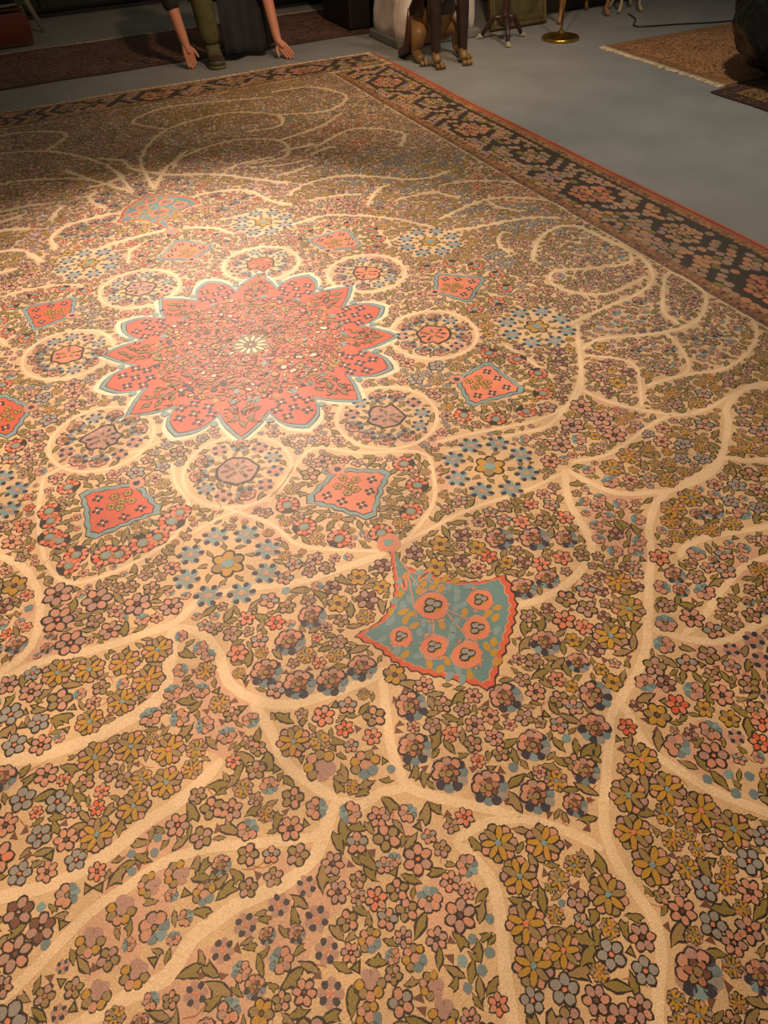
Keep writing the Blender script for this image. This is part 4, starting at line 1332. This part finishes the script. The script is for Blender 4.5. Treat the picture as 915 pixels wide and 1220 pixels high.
# ------------------------------------------------------------------ black crumpled bag at the right edge
M_bag = material('black_plastic_film', (0.006, 0.007, 0.007), 0.34, 0, .2, 10, 0.2, 14, spec=.35)
bag = empty('bag', (4.23, 1.22, .0125))
tag(bag, 'big shiny black stuffed bag standing on the small rug at the right edge', 'bag')
bm = bmesh.new()
bmesh.ops.create_icosphere(bm, subdivisions=6, radius=1.0)
import mathutils.noise as mn
for v in bm.verts:
    p = v.co.normalized()
    h_ = (p.z + 1) / 2
    w_ = (math.sin(PI * min(h_ * .94 + .03, 1)) ** .45)
    ang = math.atan2(p.y, p.x)
    pl = .035 * abs(math.sin(ang * 9 + 3.5 * h_ + 2 * mn.noise(p * 2))) * (.2 + h_ * 1.1)
    cr = .022 * mn.fractal(p * 2.6, .6, 2.1, 3)
    r_ = .66 * w_ * (1 - .30 * h_) - pl + cr
    v.co = Vector((p.x * r_ / max(math.hypot(p.x, p.y), .05) if math.hypot(p.x, p.y) > .01 else 0, p.y * r_ / max(math.hypot(p.x, p.y), .05) if math.hypot(p.x, p.y) > .01 else 0, max(h_ * .82 + .02 * mn.noise(p * 4), .001)))
finish('sack', bm, M_bag, bag)
bm = bmesh.new()
add_box(bm, (-.575, -.26, .17), (.006, .045, .06), Matrix.Rotation(.5, 4, 'Z') @ Matrix.Rotation(-.2, 4, 'Y'))
tag(finish('paper_tag', bm, material('white_paper', (.62, .60, .52), .8), bag, False, .001), 'small white paper tag')
bm = bmesh.new()
add_lathe(bm, [(.09, .79), (.07, .81), (.055, .83), (.07, .87), (.12, .93), (.10, .93), (.05, .86), (.04, .83), (.06, .80)], n=28)
for v in bm.verts:
    v.co.x += .02 * math.sin(v.co.z * 40 + v.co.y * 50)
finish('gathered_neck', bm, M_bag, bag)

# ------------------------------------------------------------------ seated dog statue
M_tan = material('tan_glaze', (0.24, 0.135, 0.045), 0.45, 0, .25, 10)
M_black = material('black_brown_glaze', (0.030, 0.017, 0.012), 0.3, 0, .3, 10)
M_palet = material('pale_tan_glaze', (0.42, 0.30, 0.18), 0.4, 0, .2, 12)
dog = empty('dog_statue', (2.47, 2.79, 0.0), math.radians(-4))
tag(dog, 'black and tan seated dog statue on the floor by the carpet corner', 'statue')
dv = [(0, .36, .20), (0, .30, .33), (0, .18, .50), (0, .08, .62), (0, .02, .74), (0, -.01, .84),        # pelvis, loin, back, withers, neck, head
      (0, -.10, .82), (0, -.19, .795),                                                                    # muzzle
      (.09, .10, .50), (.105, .05, .34), (.105, .035, .19), (.105, .02, .07), (.105, -.02, .032),          # front leg
      (-.09, .10, .50), (-.105, .05, .34), (-.105, .035, .19), (-.105, .02, .07), (-.105, -.02, .032),
      (.12, .32, .17), (.165, .18, .20), (.165, .23, .065), (.165, .12, .032),                             # hind leg
      (-.12, .32, .17), (-.165, .18, .20), (-.165, .23, .065), (-.165, .12, .032)]
de = [(0, 1), (1, 2), (2, 3), (3, 4), (4, 5), (5, 6), (6, 7), (2, 8), (8, 9), (9, 10), (10, 11), (11, 12), (2, 13), (13, 14), (14, 15), (15, 16), (16, 17),
      (0, 18), (18, 19), (19, 20), (20, 21), (0, 22), (22, 23), (23, 24), (24, 25)]
dr = [.15, .15, .155, .12, .09, .09, .055, .035, .07, .050, .040, .034, .036, .07, .050, .040, .034, .036, .085, .07, .04, .034, .085, .07, .04, .034]
dm = skin_mesh('dog_body', dv, de, dr, {0}, 2)
zmin = min(v.co.z for v in dm.vertices)
for v in dm.vertices:
    v.co.z -= zmin
for mm in (M_tan, M_black, M_palet):
    dm.materials.append(mm)
for p in dm.polygons:
    c = p.center
    k = 0
    if c.y > .10 and c.z > .26:
        k = 1                                     # black saddle
    if c.z > .30 and abs(c.x) < .07 and c.y < .1:
        k = 2 if c.z < .6 else 0
    if .09 < c.z < .62 and c.y < .10 and abs(c.x) > .055 and (abs(c.x) > .085 if c.z > .42 else True):
        k = 1 if c.y < .055 else 0                # dark front of the forelegs
    if c.z > .80 and c.y > -.08:
        k = 1
    if c.z < .09:
        k = 0
    p.material_index = k
link('body', dm, None, dog)
for s in (-1, 1):
    bm = bmesh.new()
    add_tube(bm, [(s * .055, .02, .885), (s * .07, .015, .94), (s * .075, .01, .995)], [.035, .028, .006], 10, True, .5)
    finish('ear', bm, M_black, dog)
    for yy, hx in ((-.055, .105), (.075, .165)):
        bm = bmesh.new()
        for d_ in (-.026, 0, .026):
            add_ball(bm, (s * hx + d_, yy - .012 + abs(d_) * .3, .019), .019, (.72, 1.35, 1), None, 12, 8)
        finish('toes', bm, M_tan, dog)
    bm = bmesh.new()
    add_ball(bm, (s * .045, -.075, .855), .012)
    finish('eye', bm, M_black, dog)
bm = bmesh.new()
add_ball(bm, (0, -.222, .80), .018, (1.2, .8, .9))
finish('nose', bm, M_black, dog)
bm = bmesh.new()
add_tube(bm, [(-.02, .46, .07), (-.12, .47, .035), (-.215, .36, .03), (-.225, .24, .09), (-.235, .20, .22), (-.24, .19, .33)], [.035, .034, .032, .028, .02, .006], 12)
finish('tail', bm, material('dark_red_glaze', (0.07, 0.022, 0.016), .35), dog)

# ------------------------------------------------------------------ person crouching at the far edge of the carpet
M_skin = material('skin', (0.60, 0.25, 0.15), 0.55, 0, .06, 14)
M_trs = material('olive_trousers', (0.085, 0.082, 0.025), 0.9, 0, .2, 14, .4, 40)
M_shirt = material('black_knit', (0.020, 0.018, 0.022), 0.9, 0, .2, 14, .4, 60)
M_shoe = material('olive_shoe_leather', (0.075, 0.070, 0.030), 0.6, 0, .15, 20)
M_toe = material('dark_red_brown_suede', (0.045, 0.018, 0.012), 0.9, 0, .2, 30)
M_hair = material('dark_hair', (0.025, 0.016, 0.010), 0.6, 0, .3, 40, .5, 120)
PX0, PY0 = 1.20, 3.95
per = empty('person', (PX0, PY0, 0))
tag(per, 'person in black top and olive trousers crouching with both hands at the carpet edge', 'person')


def L_(x, y, z):
    return Vector((x - PX0, y - PY0, z))


pel = L_(1.20, 4.22, .46)
J = dict(pel=pel, sp1=L_(1.20, 4.16, .62), sp2=L_(1.20, 4.03, .80), chest=L_(1.20, 3.93, .92), neck=L_(1.20, 3.84, 1.03), head0=L_(1.20, 3.79, 1.09), head1=L_(1.20, 3.74, 1.17),
         hipL=L_(1.09, 4.20, .46), kneeL=L_(1.02, 3.82, .55), ankL=L_(1.045, 3.80, .10), ballL=L_(1.03, 3.70, .04),
         hipR=L_(1.31, 4.20, .46), kneeR=L_(1.40, 3.88, .54), ankR=L_(1.30, 4.19, .115), ballR=L_(1.305, 4.08, .058),
         shL=L_(1.02, 3.93, .93), elL=L_(.80, 3.86, .50), wrL=L_(.850, 3.78, .158),
         shR=L_(1.38, 3.93, .93), elR=L_(1.50, 3.84, .50), wrR=L_(1.515, 3.69, .109))
names = list(J)
ix = {n: i for i, n in enumerate(names)}
vs = [J[n] for n in names]
es = [(ix[a], ix[b]) for a, b in (('pel', 'sp1'), ('sp1', 'sp2'), ('sp2', 'chest'), ('chest', 'neck'), ('neck', 'head0'), ('head0', 'head1'),
                                  ('pel', 'hipL'), ('hipL', 'kneeL'), ('kneeL', 'ankL'), ('ankL', 'ballL'), ('pel', 'hipR'), ('hipR', 'kneeR'), ('kneeR', 'ankR'), ('ankR', 'ballR'),
                                  ('chest', 'shL'), ('shL', 'elL'), ('elL', 'wrL'), ('chest', 'shR'), ('shR', 'elR'), ('elR', 'wrR'))]
RAD = dict(pel=.13, sp1=.12, sp2=.13, chest=.14, neck=.058, head0=.07, head1=.09, hipL=.09, kneeL=.058, ankL=.036, ballL=.024, hipR=.09, kneeR=.058, ankR=.036, ballR=.024,
           shL=.06, elL=.052, wrL=.034, shR=.06, elR=.052, wrR=.033)
rad = [RAD[n] for n in names]


def add_chain(points, radii, root_to=None):
    base = len(vs)
    for p, r in zip(points, radii):
        vs.append(Vector(p))
        rad.append(r)
    for i in range(len(points) - 1):
        es.append((base + i, base + i + 1))
    if root_to is not None:
        es.append((root_to, base))
    return base


roots = {0}


def hand(wr, palm_end, across, out, lens, curl, thumb):
    """palm continuing the forearm, four bent fingers and a thumb, each finger its own chain rooted in the palm"""
    w = J[wr]
    d = (palm_end - w).normalized()
    a = across.normalized()
    n = d.cross(a).normalized()
    if n.dot(out) < 0:
        n = -n
    add_chain([w + d * .035, w + d * .075], [(.033, .022), (.036, .021)], ix[wr])
    for k, f in enumerate((-1.5, -.5, .5, 1.5)):
        b = w + d * .07 + a * (f * .0185)
        ln = lens[k]
        d1 = (d + a * f * .02 + n * curl[0]).normalized()
        d2 = (d + a * f * .0 + n * curl[1]).normalized()
        d3 = (d + a * f * -.02 + n * curl[2]).normalized()
        p1 = b + d1 * .022
        p2 = p1 + d1 * ln * .42
        p3 = p2 + d2 * ln * .33
        p4 = p3 + d3 * ln * .25
        roots.add(add_chain([w + d * .005 + a * (f * .009), w + d * .04 + a * (f * .0155), b, p1, p2, p3, p4], [.016, .0155, .0135, .0112, .0104, .0094, .0076]))
    b = w + d * .03 + a * (thumb * .02)
    t1 = (d * .75 + a * thumb * .75 + n * .25).normalized()
    t2 = (d * .95 + a * thumb * .3 + n * .25).normalized()
    roots.add(add_chain([b, b + t1 * .035, b + t1 * .035 + t2 * .032, b + t1 * .035 + t2 * .055], [.013, .0115, .010, .007]))


hand('wrL', L_(.862, 3.765, .07), Vector((1, .15, .1)), Vector((0, -1, 0)), (.060, .072, .068, .052), (-.05, .25, .55), 1)
hand('wrR', L_(1.560, 3.63, .042), Vector((.75, -.55, .25)), Vector((0, -1, -.3)), (.062, .074, .070, .055), (.15, .3, .5), -1)
bmx = skin_mesh('person_body', vs, es, rad, roots, 2)
# the head: skull, nose, ears, joined into the one body mesh
bm = bmesh.new()
bm.from_mesh(bmx)
HC = L_(1.20, 3.72, 1.17)
tilt = Matrix.Rotation(math.radians(38), 4, 'X')
hb = bmesh.new()
add_ball(hb, (0, 0, 0), .1, (.78, .97, 1.15), None, 32, 24)
for v in hb.verts:
    if v.co.y < -.02 and v.co.z < -.02:
        v.co.x *= 1 + v.co.z * 2.2
    if v.co.y < -.06:
        v.co.y = -.06 + (v.co.y + .06) * .75
        e = math.exp(-(((abs(v.co.x) - .032) / .016) ** 2) - ((v.co.z - .008) / .012) ** 2)
        v.co.y += .009 * e
        v.co.y -= .028 * math.exp(-((v.co.x / .013) ** 2) - ((v.co.z + .022) / .022) ** 2)
        v.co.y -= .007 * math.exp(-((v.co.x / .024) ** 2) - ((v.co.z + .060) / .010) ** 2)
for s in (-1, 1):
    add_ball(hb, (s * .08, .01, -.01), .03, (.3, .65, 1.05), None, 12, 10)
bmesh.ops.transform(hb, matrix=Matrix.Translation(HC) @ tilt, verts=hb.verts)
tmp = bpy.data.meshes.new('tmp')
hb.to_mesh(tmp)
hb.free()
bm.from_mesh(tmp)
bpy.data.meshes.remove(tmp)
finish('body', bm, M_skin, per)
bpy.data.meshes.remove(bmx)
bm = bmesh.new()
add_ball(bm, (0, .012, .018), .108, (.80, .97, 1.12), None, 32, 20)
for v in [v for v in bm.verts if v.co.y < -.045 and v.co.z < .075 or v.co.z < -.07]:
    bm.verts.remove(v)
bmesh.ops.transform(bm, matrix=Matrix.Translation(HC) @ tilt, verts=bm.verts)
finish('hair', bm, M_hair, per)
for s in (-1, 1):
    bm = bmesh.new()
    add_ball(bm, (s * .032, -.078, .008), .012, (1.2, .7, .8))
    bmesh.ops.transform(bm, matrix=Matrix.Translation(HC) @ tilt, verts=bm.verts)
    finish('eye', bm, material('eye', (.10, .07, .05), .2), per)

# clothes grown over the same skeleton, a little thicker, ending at cuffs and hems
tv = [J['pel'] + Vector((0, 0, .03)), J['hipL'], J['kneeL'], J['kneeL'].lerp(J['ankL'], .5), J['ankL'] + Vector((0, .0, .005)), J['hipR'], J['kneeR'], J['kneeR'].lerp(J['ankR'], .5), J['ankR'] + Vector((0, 0, .01))]
tm = skin_mesh('trousers', tv, [(0, 1), (1, 2), (2, 3), (3, 4), (0, 5), (5, 6), (6, 7), (7, 8)], [.155, .118, .088, .082, .076, .118, .088, .082, .076], {0}, 2)
link('trousers', tm, M_trs, per)
sv_ = [J['sp1'] - Vector((0, 0, .08)), J['sp1'], J['sp2'], J['chest'], J['neck'] - Vector((0, -.02, .03)), J['shL'], J['elL'] + Vector((0, 0, 0)), J['elL'].lerp(J['wrL'], .48), J['shR'], J['elR'], J['elR'].lerp(J['wrR'], .42)]
sm = skin_mesh('shirt', sv_, [(0, 1), (1, 2), (2, 3), (3, 4), (3, 5), (5, 6), (6, 7), (3, 8), (8, 9), (9, 10)], [.165, .155, .155, .165, .075, .085, .066, .060, .085, .066, .060], {1}, 2)
link('shirt', sm, M_shirt, per)


def shoe(ank, ball, zb=0.0, name='shoe'):
    d = (ball - ank)
    d.z = 0
    d.normalize()
    a = math.atan2(d.y, d.x)
    base = Matrix.Translation((ank.x, ank.y, 0)) @ Matrix.Rotation(a, 4, 'Z')
    outl = [(-.075, 0), (-.062, .032), (-.01, .036), (.06, .042), (.12, .050), (.165, .040), (.188, .012), (.188, -.012), (.168, -.036), (.12, -.045), (.06, -.037), (-.01, -.034), (-.062, -.030)]

    def loft(levels, mat, nm, parent):
        bm = bmesh.new()
        rg = []
        for z, k, sh in levels:
            rg.append([bm.verts.new((x * k[0] + sh, y * k[1] * 1.25, z + zb)) for x, y in smooth(outl + [outl[0]], .012)[:-1]])
        for a_, b_ in zip(rg[:-1], rg[1:]):
            for i in range(len(a_)):
                i2 = (i + 1) % len(a_)
                bm.faces.new((a_[i], a_[i2], b_[i2], b_[i]))
        bm.faces.new(rg[0][::-1])
        bm.faces.new(rg[-1])
        bmesh.ops.transform(bm, matrix=base, verts=bm.verts)
        return finish(nm, bm, mat, parent)
    up = loft([(.020, (.97, .96), 0), (.045, (.97, 1.0), 0), (.062, (.90, .93), -.004), (.086, (.70, .84), -.016), (.105, (.50, .84), -.020), (.128, (.46, .86), -.020)], M_shoe, name, per)
    loft([(.001, (1.0, 1.02), 0), (.010, (1.04, 1.08), 0), (.022, (1.03, 1.05), 0)], material('pale_olive_sole', (.115, .105, .04), .7), 'sole', up)
    bm = bmesh.new()
    add_ball(bm, (.128, 0, .055 + zb), .053, (.95, 1.06, .52), None, 20, 12)
    bmesh.ops.transform(bm, matrix=base, verts=bm.verts)
    finish('toe_cap', bm, M_toe, up)


shoe(J['ankL'], J['ballL'])
shoe(J['ankR'], J['ballR'], .0135)

# long black apron falling from the lap in front of the far leg
bm = bmesh.new()
rows = []
for i in range(13):
    q = i / 12
    z = .62 * (1 - q) + .035 * q
    row = []
    for k in range(25):
        u = k / 24
        x = 1.135 + (.38 + .09 * q) * u
        y = 3.80 + .05 * math.sin(u * 14 + q * 2) * (.25 + .5 * q) + .16 * (1 - q) ** 2 * math.sin(PI * u) - .03 * q + .10 * u
        row.append(bm.verts.new(L_(x, y, z + .02 * math.sin(u * 9) * q)))
    rows.append(row)
for a_, b_ in zip(rows[:-1], rows[1:]):
    for k in range(24):
        bm.faces.new((a_[k], a_[k + 1], b_[k + 1], b_[k]))
ap = finish('apron', bm, M_shirt, per)
so = ap.modifiers.new('cloth', 'SOLIDIFY')
so.thickness = .006
